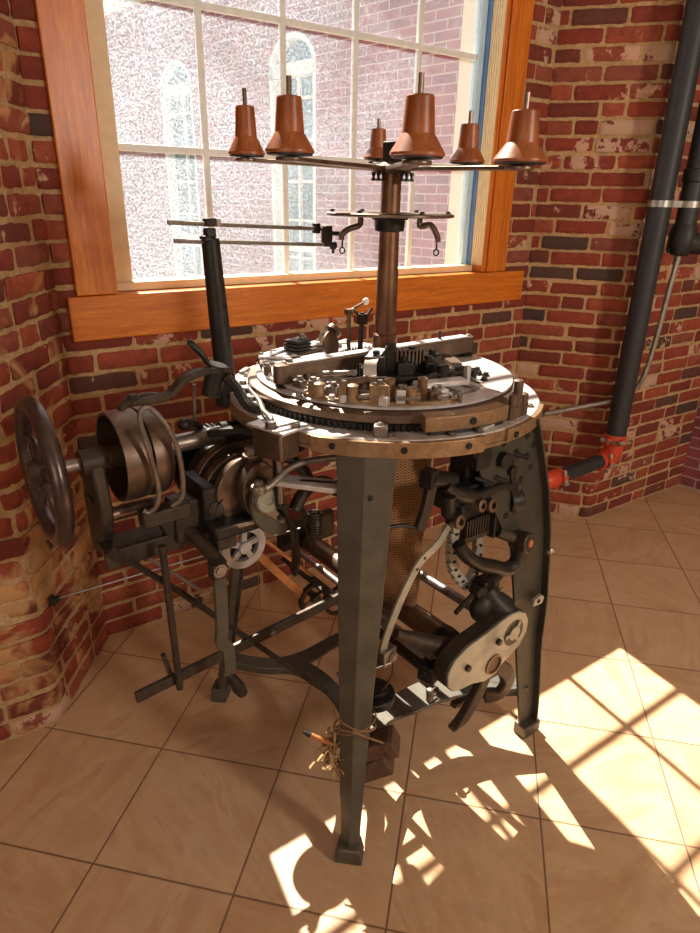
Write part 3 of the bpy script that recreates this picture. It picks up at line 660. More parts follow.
# casting on the left edge
b = MB().box((-.405, -.125, 1.082), (.06, .085, .062), .25); lb = part(b, 'edge_bracket', 'bronze', None, .005)
part(MB().box((-.395, -.12, 1.116), (.085, .11, .006), .25), 'edge_bracket_cap', 'steel', lb, .002)
bolt((-.42, -.13, 1.118), lb, r=.012, h=.014); bolt((-.375, -.155, 1.118), lb, r=.010, h=.01); bolt((-.40, -.085, 1.118), lb, r=.010, h=.01)
b = MB().tube(smoothpath([(-.33, .12, 1.13), (-.36, .02, 1.128), (-.39, -.05, 1.128), (-.405, -.105, 1.13), (-.408, -.12, 1.11), (-.40, -.125, 1.02), (-.395, -.12, .93)], 5), .006, 8); part(b, 'bent_rod', 'dullsteel')
b = MB().path([(-.40, -.115, 1.09), (-.40, -.115, 1.0), (-.395, -.11, .915)], .022, .01, ref=(1, 0, 0)); part(b, 'hanging_link', 'black', None, .003)
b = MB().path([(-.385, -.105, .92), (-.34, -.09, .83), (-.315, -.06, .73), (-.30, -.02, .66)], .026, .012, ref=(1, 0, 0)); part(b, 'hanging_link', 'black', None, .003)

# legs --------------------------------------------------------------
def leg(sx, sy, wtop=.066, wbot=.028, foot=True):
    tr_ = .25 if (sx, sy) == (-1, 1) else .287; f = Vector((.366*sx, .366*sy, 0)); tp = Vector((tr_*sx, tr_*sy, 1.074)); t = Vector((1*sy, -1*sx, 0)).normalized(); o = Vector((sx, sy, 0)).normalized()
    b = MB(); N = 14; vs = []
    for i in range(N+1):
        k = i/N; c = f+(tp-f)*k; w = wbot+(wtop-wbot)*k; e = .008
        if i == 0: w *= 1.25
        for a, q in ((-w, -.010), (-w, -.030), (-w+.006, -.030), (-w+.007, -.008), (0, -.002), (w-.007, -.008), (w-.006, -.030), (w, -.030), (w, -.010), (0, .008)):
            vs.append(c + t*a + o*q)
    K = 10; fs = [tuple(reversed(range(K))), tuple(N*K+j for j in range(K))]
    for i in range(N): fs += [(i*K+j, i*K+(j+1) % K, (i+1)*K+(j+1) % K, (i+1)*K+j) for j in range(K)]
    b.add(vs, fs); lg = part(b, 'leg', 'sheet', None, .0015, 30)
    c = f+o*-.012; b = MB()
    b.prism([(-.034, 0), (.034, 0), (.036, .012), (.027, .05), (-.027, .05), (-.036, .012)], c, t, (0, 0, 1), .05); part(b, 'foot', 'sheet', lg, .004)
    return lg
for sx, sy in ((-1, -1), (-1, 1), (1, 1)):
    lg = leg(sx, sy, *((.064, .021) if (sx, sy) == (-1, -1) else (.045, .026)))
    if (sx, sy) == (-1, -1):
        bolt((-.287-.0, -.305, .985), lg, (-1, -1, .15), .005, .003, 'black', 'screw')
# right-hand leg: wide perforated web narrowing to a post, with a bowed outer flange
def interp(tab, z):
    for (z0, a0), (z1, a1) in zip(tab, tab[1:]):
        if z0 <= z <= z1: return a0+(a1-a0)*(z-z0)/(z1-z0)
    return tab[-1][1]
outer = [(0, .385), (.17, .378), (.335, .362), (.477, .366), (.62, .355), (.72, .345), (.85, .318), (1.0, .268), (1.078, .235)]
inner = [(0, .33), (.31, .275), (.54, .235), (.72, .20), (.78, .155), (.9, .085), (1.03, .02), (1.078, .01)]
b = MB(); N = 24; vs = []
for i in range(N+1):
    z = 1.078*i/N; a, c_ = interp(inner, z), interp(outer, z); y = -.372+.055*z/1.078+.02
    for x, yy in ((a, y), (a, y-.008), (c_-.006, y-.008), (c_-.006, y-.03), (c_, y-.03), (c_, y)): vs.append((x, yy, z))
K = 6; fs = [tuple(reversed(range(K))), tuple(N*K+j for j in range(K))]
for i in range(N): fs += [(i*K+j, i*K+(j+1) % K, (i+1)*K+(j+1) % K, (i+1)*K+j) for j in range(K)]
rl = part(b.add(vs, fs), 'leg', 'shaded_sheet', None, .001, 40)
b = MB()
for k, (x, z) in enumerate(((.17, 1.03), (.225, 1.02), (.185, .985), (.23, .965), (.18, .935), (.215, .905), (.19, .86), (.12, .97), (.135, 1.02), (.255, .99), (.25, .93), (.165, .815), (.085, 1.0), (.225, .84))):
    y = -.352+.055*z/1.078-.0085; b.cyl((x, y+.001, z), (x, y-.0006, z), .0092, 14)
part(b, 'hole_row', 'hole', rl)
b = MB().box((.357, -.36, .022), (.075, .05, .044)); part(b, 'foot', 'sheet', rl, .006)
b = MB().prism([(-.022, -.010), (.02, -.014), (.028, .004), (.016, .016), (-.018, .01)], (.315, -.352, .51), (1, 0, 0), (0, 0, 1), .012); ms = part(b, 'small_lug', 'plate', rl, .002); bolt((.315, -.358, .512), ms, (0, -1, 0), .005, .003, 'black', 'screw')
b = MB().cyl((.345, -.345, .655), (.364, -.345, .655), .006, 10); part(b, 'pin', 'steel', rl)

# bottom brace --------------------------------------------------------
BZ = .18
b = MB()
def arm(pts, ws, h=.012, z=BZ): b.path(smoothpath([(x, y, z) for x, y in pts], 6), .03, h, ref=(0, 0, 1), ws=None) if ws is None else b.path(smoothpath([(x, y, z) for x, y in pts], 6), .03, h, ref=(0, 0, 1), ws=[interp([(i*6, w) for i, w in enumerate(ws)], k) for k in range(6*(len(pts)-1)+1)])
arm([(-.352, .33), (-.27, .225), (-.185, .155), (-.155, .02), (-.185, -.13), (-.27, -.23), (-.345, -.33)], [.04, .046, .062, .05, .048, .045, .04])
arm([(.345, -.345), (.24, -.275), (.12, -.20), (.0, -.18), (-.12, -.185), (-.24, -.26), (-.345, -.335)], [.04, .055, .10, .095, .055, .045, .04], z=BZ+.0006)
arm([(-.352, .33), (-.26, .22), (-.16, .17), (-.02, .18), (.12, .19), (.24, .25), (.345, .335)], [.04, .046, .062, .05, .05, .045, .04], z=BZ+.0011)
arm([(.345, -.345), (.26, -.24), (.19, -.12), (.175, .0), (.19, .13), (.25, .23), (.345, .335)], [.04, .045, .05, .045, .05, .045, .04], z=BZ+.0015)
brace = part(b, 'leg_brace', 'sheet', None, .003)
b = MB()
b.path(smoothpath([(x, y, BZ-.02) for x, y in [(-.352, .33), (-.27, .225), (-.185, .155), (-.155, .02), (-.185, -.13), (-.27, -.23), (-.345, -.33)]], 6), .010, .034)
b.path(smoothpath([(x, y, BZ-.02) for x, y in [(.345, -.345), (.24, -.275), (.12, -.19), (-.01, -.175), (-.12, -.185), (-.24, -.26), (-.345, -.335)]], 6), .010, .034)
part(b, 'brace_rib', 'sheet', brace)
bolt((-.335, .30, BZ+.006), brace, r=.008, h=.006); bolt((.325, -.33, BZ+.006), brace, r=.008, h=.006); bolt((-.325, -.31, BZ+.006), brace, r=.008, h=.006)

# centre pole with ring disc and bobbin arms --------------------------
b = MB().lathe([(.030, 1.212), (.031, 1.214), (.031, 1.25), (.026, 1.255), (.026, 1.262), (.0265, 1.265), (.0265, 1.40), (.025, 1.42), (.0235, 1.505), (.0235, 1.64)], (0, 0, 0), n=32); pole = part(b, 'centre_pole', 'polebrown')
bolt((.03, 0, 1.235), pole, (1, -.2, 0), .006, .008)
DZ = 1.532
b = MB().lathe([(.055, DZ-.002), (.148, DZ-.002), (.152, DZ), (.152, DZ+.004), (.148, DZ+.006), (.055, DZ+.006)], (0, 0, 0), n=72, closed=True)
for k in range(4): b.bar(pol(.025, 45+90*k, DZ+.002), pol(.07, 45+90*k, DZ+.002), .022, .006)
gdisc = part(b, 'guide_disc', 'bronze')
b = MB().lathe([(.026, DZ-.036), (.035, DZ-.034), (.037, DZ-.01), (.044, DZ-.008), (.044, DZ-.002)], (0, 0, 0), n=32); part(b, 'collar', 'black', gdisc)
for k in range(6): bolt(pol(.138, 20+60*k, DZ+.006), gdisc, r=.005, h=.006, mat='black')
Rw = Matrix.Rotation(-MR, 3, 'Z')            # world-aligned direction inside the machine frame
def wl(x, y, z): v = Rw @ Vector((x, y, 0)); return Vector((v.x, v.y, z))
for s in (-1, 1):
    x1 = .112*s; b = MB().tube(smoothpath([wl(.07*s, -.02, DZ-.004), wl(.072*s, -.02, DZ-.022), wl(.095*s, -.03, DZ-.03 if s < 0 else DZ-.018), wl(x1, -.032, DZ-.042), wl(x1+.002*s, -.032, DZ-.056)], 5), [.007]*20+[.005], 10); hk = part(b, 'eyelet_bracket', 'bronze', gdisc)
    b = MB().tube([wl(x1, -.032, DZ-.052), wl(x1, -.032, DZ-.072)], .002, 6); b.tube([wl(x1+.006*math.cos(k*PI/5), -.032, DZ-.079+.007*math.sin(k*PI/5)) for k in range(10)], .0018, 6, True); part(b, 'eyelet', 'black', hk)
bz = 1.636
b = MB().lathe([(.024, bz-.014), (.045, bz-.012), (.045, bz+.002), (.03, bz+.006), (.02, bz+.012), (0.001, bz+.013)], (0, 0, 0), n=32); hub = part(b, 'arm_hub', 'bronze')
b = MB().box((.0, -.0, bz+.032), (.032, .036, .042), .4); part(b, 'hub_block', 'black', hub, .002)
for s in (-1, 1):
    for k in (-1, 0, 1):
        p = wl(.032*s+.011*k, -.045, bz-.018); q = MB().lathe([(.005, 0), (.005, -.006), (.003, -.008), (.003, -.012), (.0055, -.014), (.0055, -.018)], p+Vector((0, 0, .006)), n=10); part(q, 'thumb_screw', 'black', hub)
spots = [(-.247, 1.586, 1.651, .082, .100), (-.121, 1.278, 1.639, .089, .093), (.102, 1.200, 1.634, .094, .094), (.059, 2.000, 1.672, .080, .078), (.256, 1.640, 1.649, .081, .082), (.287, 1.242, 1.631, .094, .083)]
for i, (x, y, z, w, h) in enumerate(spots):
    l = wl(x-MO.x, y-MO.y, z-.008); d_ = l.normalized(); d2 = Vector((d_.x, d_.y, 0)).normalized()
    b = MB().bar(Vector((0, 0, bz-.004))+d2*.03, l, .046, .008, (0, 0, 1), .032, .007); b.lathe([(.020, -.004), (.026, -.003), (.026, .003), (.004, .005)], l, n=20); part(b, 'bobbin_arm', 'bronze', hub, .0015)
    b = MB().tube([l+Vector((0, 0, .004)), l+Vector((0, 0, h*1.40))], .0048, 10); part(b, 'spindle', 'bronze', hub)
blabels = ['small wooden bobbin at the far left end of the yarn stand', 'wooden bobbin on the left arm, larger and right of the leftmost one', 'large wooden bobbin standing nearest the middle pole, its left flank in sun',
 'smallest wooden bobbin, far back behind the middle pole against the glass', 'small wooden bobbin between the large middle one and the rightmost one', 'large wooden bobbin at the far right, in front of the orange window casing']
for i, (x, y, z, w, h) in enumerate(spots):
    t_ = thing('wooden_bobbin', blabels[i], 'bobbin', (x, y, z-.002), rnd.random()*6, 'wooden bobbins on the yarn stand')
    b = MB().lathe([(w*.07, h*.03), (w*.47, h*.03), (w*.50, h*.05), (w*.50, h*.09), (w*.49, h*.105), (w*.295, h*.40), (w*.250, h*.975), (w*.235, h), (w*.07, h)], (0, 0, 0), n=56); b.build('body', 'spool', t_, smooth=9)
    b = MB().lathe([(w*.07, 0), (w*.45, .0), (w*.47, h*.015), (w*.47, h*.03), (w*.07, h*.03)], (0, 0, 0), n=36); b.build('base_ring', 'black', t_)
# left post with two thread rods ---------------------------------------
b = MB().lathe([(.031, 0), (.031, .015), (.026, .045), (.0245, .095), (.0235, .215), (.021, .355), (.0205, .393), (.012, .395)], (-.366, .17, 1.085), (-.055, 0, 1), n=28); post = part(b, 'side_post', 'black')
b = MB().box((-.388, .17, 1.49), (.024, .022, .02)); b.box((-.386, .17, 1.512), (.028, .02, .018)); b.box((-.40, .165, 1.478), (.02, .03, .012)); part(b, 'rod_clamp', 'black', post, .003)
b = MB().tube([(-.485, .17, 1.512), (-.07, .17, 1.495)], .0048, 8); b.box((-.372, .17, 1.511), (.018, .018, .016)); r1 = part(b, 'thread_rod', 'dullsteel', post)
b = MB().tube([(-.474, .17, 1.474), (-.40, .168, 1.471), (-.36, .166, 1.47), (-.055, .165, 1.457)], .0048, 8); part(b, 'thread_rod', 'dullsteel', post)
b = MB().box((-.065, .167, 1.478), (.022, .02, .05)); b.box((-.095, .17, 1.497), (.014, .018, .024)); b.tube([(-.065, .165, 1.486), (-.02, .15, 1.484)], .006, 8); b.sphere((-.046, .165, 1.455), .011, 10); b.tube([(-.046, .165, 1.452), (-.046, .165, 1.436)], .004, 8); part(b, 'thread_guide', 'black', post, .002)

# drive side -----------------------------------------------------------
SV, SZ = .10, 1.035
b = MB().cyl((-.80, SV, SZ), (.05, SV, SZ), .0145, 20); b.cyl((-.585, SV, SZ), (-.36, SV, SZ), .0215, 24); shaft = part(b, 'main_shaft', 'dullsteel')
b = MB().cyl((-.425, SV, SZ), (-.405, SV, SZ), .030, 24); b.cyl((-.40, SV, SZ), (-.33, SV, SZ), .027, 24); part(b, 'shaft_collar', 'black', shaft)
# hand wheel
b = MB(); N = 56; b.tube([(-.828+.0, SV+.142*math.cos(2*PI*k/N), SZ+.142*math.sin(2*PI*k/N)) for k in range(N)], .0175, 16, True); hw = part(b, 'handwheel', 'wheel')
b = MB().lathe([(.012, -.028), (.026, -.026), (.03, -.012), (.03, .018), (.022, .028), (.016, .03)], (-.83, SV, SZ), (1, 0, 0), 28); part(b, 'hub', 'wheel', hw)
for k in range(5):
    a = 2*PI*k/5+.3; ta = Vector((0, -math.sin(a), math.cos(a))); ra = Vector((0, math.cos(a), math.sin(a)))
    pts = [Vector((-.83, SV, SZ))+ra*(.024+.112*q)+ta*(.016*math.sin(PI*q))+Vector((.008*math.sin(PI*q), 0, 0)) for q in [i/8 for i in range(9)]]
    b = MB().tube(pts, [.011, .0105, .0095, .009, .0085, .0085, .009, .010, .012], 10); part(b, 'spoke', 'wheel', hw)
# bearing stand
b = MB().cyl((-.755, SV, SZ), (-.700, SV, SZ), .030, 28); bs = part(b, 'bearing', 'iron')
b = MB().prism([(-.03, .0), (.03, 0), (.046, -.05), (.055, -.10), (.04, -.165), (-.03, -.235), (-.058, -.225), (-.062, -.10), (-.05, -.04)], (-.728, SV, SZ), (0, -1, 0), (0, 0, 1), .030); part(b, 'bearing_arm', 'iron', bs, .006)
b = MB().box((-.745, SV-.0, SZ-.085), (.004, .03, .012)); part(b, 'cast_slot', 'black', bs)
bolt((-.728, SV+.05, .82), bs, (-1, 0, 0), .010, .012, 'bronze'); 
b = MB().tube(smoothpath([(-.72, SV-.01, .905), (-.66, SV-.01, .905), (-.60, SV, .90)], 4), .016, 14); part(b, 'stay_boss', 'bronze', bs)
bed = part(MB().box((-.545, .075, .835), (.40, .075, .022)).box((-.55, .035, .825), (.40, .012, .045)), 'drive_bed', 'iron', None, .004)
for x in (-.64, -.52, -.42): bolt((x, .06, .824), bed, (0, 0, -1), .008, .014)
# pulleys
def pulley(x0, x1, r, parent, name):
    return part(MB().lathe([(r-.006, 0), (r, 0), (r+.002, (x1-x0)/2), (r, x1-x0), (r-.006, x1-x0), (r-.007, (x1-x0)*.95), (.03, (x1-x0)*.95), (.03, (x1-x0)*.85), (r-.007, (x1-x0)*.85)], (x0, SV, SZ), (1, 0, 0), 56, True), name, 'bronze', parent)
pl = pulley(-.688, -.630, .100, None, 'drive_pulley')
part(MB().lathe([(.015, 0), (.026, 0), (.026, .055)], (-.690, SV, SZ), (1, 0, 0), 24), 'hub', 'bronze', pl)
pl2 = part(MB().lathe([(.094, 0), (.101, .002), (.102, .02), (.099, .036), (.090, .046), (.06, .05), (.025, .054)], (-.627, SV, SZ), (1, 0, 0), 56), 'loose_pulley', 'bronze')
# belt shifter: rod loops around the pulleys hung from the fork lever
b = MB().path(smoothpath([(-.67, .02, 1.178), (-.62, .015, 1.176), (-.575, .015, 1.182), (-.548, .015, 1.205), (-.51, .02, 1.216), (-.455, .03, 1.214), (-.42, .04, 1.205)], 5), .026, .014, ref=(0, 0, 1)); fk = part(b, 'shifter_lever', 'iron', None, .003)
b = MB().path(smoothpath([(-.69, .0, 1.172), (-.665, .01, 1.18), (-.63, .03, 1.182), (-.595, .03, 1.178)], 4), .016, .012); part(b, 'shifter_head', 'iron', fk, .003); bolt((-.655, .015, 1.186), fk, r=.010, h=.008, mat='iron')
pts = [(-.602, -.005, .935), (-.585, -.018, .955), (-.58, -.022, 1.0), (-.585, -.022, 1.07), (-.605, -.015, 1.13), (-.628, .0, 1.164), (-.648, -.002, 1.160), (-.654, -.015, 1.13), (-.645, -.022, 1.07), (-.635, -.022, 1.0), (-.640, -.018, .955), (-.655, -.005, .935), (-.665, .0, .94)]
part(MB().tube(smoothpath(pts, 5), .0058, 10), 'belt_loop', 'dullsteel', fk)
b = MB().box((-.615, .01, .915), (.11, .04, .035)); b.prism([(-.055, 0), (.055, 0), (.055, -.06), (-.01, -.06), (-.025, -.02)], (-.60, .04, .905), (1, 0, 0), (0, 0, 1), .03); b.box((-.545, .045, .875), (.09, .06, .10)); part(b, 'loop_carrier', 'iron', fk, .004)
b = MB().path(smoothpath([(-.47, .05, 1.225), (-.478, .06, 1.245), (-.49, .07, 1.262), (-.50, .075, 1.275)], 4), .020, .012, ws=[.010]*4+[.012, .016, .020, .022, .024, .024, .022, .018, .010][:9]); part(b, 'thumb_lever', 'black', fk, .003)
b = MB().path(smoothpath([(-.44, .03, 1.20), (-.415, .02, 1.165), (-.40, .01, 1.13), (-.375, .0, 1.115), (-.35, -.01, 1.08)], 4), .03, .02, ref=(0, 0, 1)); part(b, 'bent_arm', 'black', None, .004)
b = MB().cyl((-.47, .045, 1.155), (-.455, .035, 1.225), .022, 20); part(b, 'pivot_boss', 'black', fk)
b = MB().tube(smoothpath([(-.535, .08, 1.082), (-.515, .09, 1.082), (-.49, .10, 1.075), (-.47, .11, 1.06)], 4), [.005, .010, .014, .015, .014, .012, .010, .009, .008, .008, .008, .007, .007], 12); part(b, 'ball_handle', 'black')
b = MB().tube([(-.478, .13, 1.05), (-.470, .13, 1.16)], .0045, 8); part(b, 'handle_stem', 'dullsteel')
# casting under the gear box
b = MB().box((-.47, .055, .905), (.12, .13, .10)); b.box((-.43, .02, .86), (.2, .16, .035)); gb = part(b, 'gear_box', 'black', None, .008)
b = MB().tube(smoothpath([(-.52, .11, .93), (-.50, .05, .915), (-.48, -.01, .90)], 4), [.024]*4+[.028]*5, 16); part(b, 'gear_box_neck', 'black', gb)
b = MB().lathe([(.020, 0), (.022, .004), (.018, .018), (.008, .02)], (-.50, .0, .90), (-.25, -1, .1), 22); part(b, 'bearing_cap', 'iron', gb)

b = MB().box((-.42, -.02, .868), (.13, .09, .012), -.1); part(b, 'shelf_plate', 'dullsteel', gb, .002)
# cams on a cross shaft
CX, CZ = -.415, .928
b = MB().cyl((CX, .28, CZ), (CX, -.080, CZ), .016, 18); cs = part(b, 'cam_shaft', 'black')
b = MB(); b.gear((CX, .175, CZ), (0, 1, 0), .103, .03, 48, .008); part(b, 'worm_gear', 'black', cs)
def cam(y0, y1, r, ex, ez, mt='bronze', flat=None):
    n = 48; b = MB(); P = []
    for k in range(n):
        a = 2*PI*k/n; rr = r*(1-.10*max(0, math.cos(a-2.0))**3); P.append((ex+rr*math.cos(a), ez+rr*math.sin(a)))
    b.prism(P, (CX, (y0+y1)/2, CZ), (1, 0, 0), (0, 0, 1), abs(y1-y0)); return part(b, 'cam_disc', mt, cs, .003)
cam(.115, .145, .088, .0, .0, 'black'); cam(.075, .100, .096, .004, .0); cam(.030, .055, .088, -.006, -.004, 'bronze'); cam(-.018, .006, .094, .008, .004)
b = MB().lathe([(.06, 0), (.085, .012), (.09, .02)], (CX, -.02, CZ), (0, -1, 0), 40); 
b = MB(); P = [(.016, .045), (-.012, .042), (-.03, .02), (-.036, -.01), (-.03, -.045), (-.01, -.075), (.02, -.096), (.048, -.104), (.060, -.098), (.064, -.03), (.05, .01)]
b.prism(P, (CX, -.078, CZ), (1, 0, 0), (0, 0, 1), .016); part(b, 'crank_segment', 'sheet', cs, .003)
b = MB().prism([(.046*math.cos(2*PI*k/36), .072*math.sin(2*PI*k/36)) for k in range(36)], (CX+.006, -.045, CZ+.012), (1, 0, 0), (0, 0, 1), .030); part(b, 'cam_disc', 'bronze', cs, .003)
b = MB().lathe([(.029, 0), (.03, .002), (.03, .016), (.027, .019), (.010, .019), (.009, .015), (.001, .015)], (CX+.0, -.088, CZ+.006), (0, -1, 0), 28); part(b, 'end_cap', 'plate', cs)
b = MB().prism([(-.035, .015), (-.012, .03), (.03, -.03), (.052, -.052), (.044, -.066), (.0, -.03)], (CX, -.089, CZ-.004), (1, 0, 0), (0, 0, 1), .008); part(b, 'key_plate', 'dullsteel', cs, .001); bolt((CX+.035, -.094, CZ-.05), cs, (0, -1, 0), .006, .004, 'black', 'screw')
# roller arms riding on the cams
b = MB().path(smoothpath([(-.46, .09, 1.05), (-.40, .03, 1.062), (-.35, -.04, 1.058), (-.315, -.10, 1.04)], 5), .03, .018, ref=(0, 0, 1)); part(b, 'rocker_arm', 'black', None, .004)
b = MB().path(smoothpath([(-.445, -.06, 1.03), (-.40, -.075, 1.04), (-.36, -.10, 1.028), (-.335, -.13, .995), (-.33, -.14, .965)], 5), .028, .018, ref=(0, 0, 1)); ra_ = part(b, 'rocker_arm', 'iron', None, .004); bolt((-.435, -.065, 1.038), ra_, r=.014, h=.018)
b = MB().tube(smoothpath([(-.455, -.125, .982), (-.43, -.13, .983), (-.405, -.13, .998), (-.375, -.135, 1.018), (-.33, -.15, 1.028), (-.26, -.19, 1.035), (-.19, -.24, 1.045)], 6), [.0095]*7+[.008]*30, 12); lk = part(b, 'link_rod', 'dullsteel'); 
b = MB().lathe([(.016, -.01), (.018, 0), (.016, .008)], (-.452, -.125, .982), n=20); part(b, 'link_eye', 'dullsteel', lk); bolt((-.452, -.125, .99), lk, r=.010, h=.012)
b = MB().prism([(-.13, 0), (.015, -.03), (.045, -.015), (.03, .02), (-.12, .045)], (-.325, -.20, .985), (.70, -.60, 0), (.6, .7, 0), .012); sp = part(b, 'slotted_bracket', 'steel', None, .002)
part(MB().bar((-.365, -.155, .9915), (-.305, -.212, .9915), .010, .001), 'bracket_slot', 'black', sp)
# long square bar to the left and hanging rods
b = MB().bar((-.735, 0.0, .463), (-.10, 0.0, .507), .012, .030, (0, 0, 1)); fb2 = part(b, 'treadle_bar', 'iron', None, .002); bolt((-.36, -.006, .487), fb2, (0, -1, 0), .006, .005)
part(MB().tube([(-.637, -.012, .85), (-.632, -.016, .448)], .0085, 10), 'drop_rod', 'iron')
part(MB().bar((-.655, .01, .545), (-.640, .006, .462), .014, .010), 'stop_bar', 'iron', fb2)
part(MB().tube([(-.745, .0, .872), (-.602, 0, .708), (-.426, 0, .489), (-.123, -.0, .10+.015)], .0075, 4), 'diagonal_stay', 'iron')
part(MB().tube([(-.655, .2, .765), (-.469, .2, .553)], .0055, 8), 'diagonal_stay', 'dullsteel')
# spindle with shift lever and black grip
b = MB().tube(smoothpath([(-.56, .03, .85), (-.545, -.03, .825), (-.535, -.09, .80)], 4), .017, 14); b.box((-.55, -.10, .80), (.034, .03, .04)); b.box((-.50, -.03, .84), (.05, .05, .05)); sl = part(b, 'clevis', 'iron', None, .003)
b = MB().path(smoothpath([(-.552, -.107, .815), (-.550, -.108, .76), (-.552, -.108, .66), (-.555, -.106, .61), (-.540, -.104, .585), (-.538, -.104, .53), (-.542, -.103, .505)], 4), .03, .012, ref=(0, 1, 0)); lv = part(b, 'shift_lever', 'sheet', sl, .002)
b = MB().lathe([(.006, 0), (.010, .004), (.014, .03), (.017, .06), (.013, .085), (.004, .09)], (-.540, -.103, .508), (.42, 0, -1), 20); part(b, 'lever_grip', 'black', lv)
bolt((-.550, -.115, .805), lv, (0, -1, 0), .012, .008)
# rear belt pulleys with leather belt
PC = Vector((-.335, .2, .655)); P2 = Vector((-.085, .2, .375))
b = MB().ring(PC+Vector((0, -.02, 0)), .046, .068, .018, (0, 1, 0), 48); 
for k in range(5): a = 2*PI*k/5+.2; b.bar(PC+Vector((.014*math.cos(a), -.011, .014*math.sin(a))), PC+Vector((.052*math.cos(a), -.011, .052*math.sin(a))), .016, .012, (0, 1, 0))
b.lathe([(.018, 0), (.018, .05)], PC+Vector((0, -.03, 0)), (0, 1, 0), 20); bp = part(b, 'belt_pulley', 'steel')
part(MB().lathe([(.072, 0), (.076, .003), (.076, .02), (.072, .023), (.02, .023), (.02, .0)], PC+Vector((0, .004, 0)), (0, 1, 0), 48, True), 'belt_disc', 'bronze', bp)
b = MB().ring(P2+Vector((0, -.01, 0)), .044, .056, .016, (0, 1, 0), 44)
for k in range(4): a = PI/2*k+.4; b.tube([P2+Vector((.010*math.cos(a), 0, .010*math.sin(a))), P2+Vector((.046*math.cos(a), 0, .046*math.sin(a)))], .005, 8)
b.lathe([(.016, -.02), (.016, .02)], P2, (0, 1, 0), 18); part(b, 'belt_pulley', 'iron')
b = MB().tube([P2+Vector((.10, 0, -.05))+Vector((.05*math.cos(2*PI*k/30), 0, .05*math.sin(2*PI*k/30))) for k in range(30)], .007, 8, True); part(b, 'belt_pulley', 'iron')
dr = (P2-PC).normalized(); nn = Vector((dr.z, 0, -dr.x))
part(MB().bar(PC-dr*.13+nn*-.004, PC-dr*.01+nn*-.004, .028, .003, (0, 1, 0)).bar(PC+dr*.06+nn*-.006, P2+nn*.02, .024, .003, (0, 1, 0)), 'leather_belt', 'leather', None)
part(MB().bar(PC+dr*.05-nn*.05, P2-nn*.05, .010, .003, (0, 1, 0)), 'leather_belt', 'leather', None)
part(MB().tube([(-.29, .19, .60), (-.288, .19, .45), (-.29, .19, .31)], .0012, 5), 'loose_thread', 'string')

# take-down rollers, cranks and cover at the right ----------------------
tr = part(MB().cyl((-.004, .36, .485), (.0, -.30, .485), .032, 24), 'take_down_roller', 'bronze')
for y in (.36, -.30): part(MB().lathe([(.012, -.02), (.036, -.018), (.038, .0), (.036, .018), (.012, .02)], (0, y, .485), (0, 1, 0), 24), 'roller_end', 'black', tr)
part(MB().cyl((-.078, .36, .498), (-.09, -.34, .498), .010, 12), 'guide_rod', 'dullsteel')
part(MB().bar((-.095, .36, .45), (-.095, -.34, .45), .03, .010), 'side_rail', 'iron', None, .002)
part(MB().cyl((.142, .25, .505), (.145, -.33, .505), .014, 16), 'upper_rod', 'dullsteel')
part(MB().cyl((.05, .30, .45), (.055, -.33, .45), .022, 16), 'lower_roller', 'black')
b = MB().box((0, .37, .52), (.22, .03, .10)); part(b, 'roller_bracket', 'black', None, .006)
b = MB().tube(smoothpath([(-.25, .05, .80), (-.21, .06, .84), (-.15, .08, .845), (-.10, .10, .82), (-.06, .12, .78)], 5), .018, 12); b.tube(smoothpath([(-.22, .07, .80), (-.2, .10, .77), (-.16, .12, .70), (-.12, .16, .62), (-.08, .2, .54)], 5), .012, 10); rb = part(b, 'swing_arm', 'iron')
b = MB()
for k in range(9): b.tube([Vector((-.15+.018*math.cos(a*PI/6), .10+.018*math.sin(a*PI/6), .74-k*.008)) for a in range(12)], .0035, 6, True)
part(b, 'coil_spring', 'iron', rb)
CV = -.385
face = [(-.101, .452), (-.103, .491), (-.083, .524), (-.036, .546), (.03, .556), (.08, .568), (.125, .576), (.160, .572), (.190, .553), (.205, .522), (.204, .487), (.180, .452), (.142, .431), (.108, .418), (.088, .398), (.045, .394), (-.007, .413), (-.045, .416), (-.077, .424)]
face = face[::-1]
b = MB().prism(face, (0, -.380, 0), (1, 0, 0), (0, 0, 1), .046); hs = part(b, 'crank_housing', 'iron', None, .004)
face2 = [(x*.985+.001, z*.985+.0072) for x, z in face]
cvp = part(MB().prism(face2, (0, -.405, 0), (1, 0, 0), (0, 0, 1), .006), 'cover_plate', 'plate', hs, .002)
b = MB().lathe([(.0255, 0), (.03, 0), (.03, .004), (.0255, .004)], (.072, -.409, .440), (0, -1, 0), 30, True); b.lathe([(.001, .001), (.0255, .001)], (.072, -.4085, .440), (0, -1, 0), 30); part(b, 'round_window', 'bronze', cvp)
b = MB().lathe([(.001, .0), (.036, .0), (.038, .001)], (.142, -.4086, .510), (0, -1, 0), 32); part(b, 'bearing_well', 'black', cvp)
b = MB().lathe([(.004, .005), (.020, .005), (.020, .0)], (.142, -.4086, .510), (0, -1, 0), 28); 
for a in (60, 180, 300): a = math.radians(a); b.bar((.142+.018*math.cos(a), -.412, .510+.018*math.sin(a)), (.142+.036*math.cos(a), -.412, .510+.036*math.sin(a)), .010, .003, (0, 1, 0))
part(b, 'shaft_end', 'plate', cvp)
for x, z in ((-.035, .483), (.078, .512)): part(MB().lathe([(.009, 0), (.009, .010), (.001, .011)], (x, -.4085, z), (0, -1, 0), 6), 'bolt', 'black', cvp, smooth=20)
b = MB().tube([(.14, -.36, .555), (.115, -.345, .59), (.10, -.33, .625)], [.045, .036, .026], 18); b.sphere((.09, -.34, .575), .044, 18, (1, .7, 1)); b.box((.105, -.33, .632), (.062, .04, .05)); hh = part(b, 'crank_arm', 'black', hs, .003)
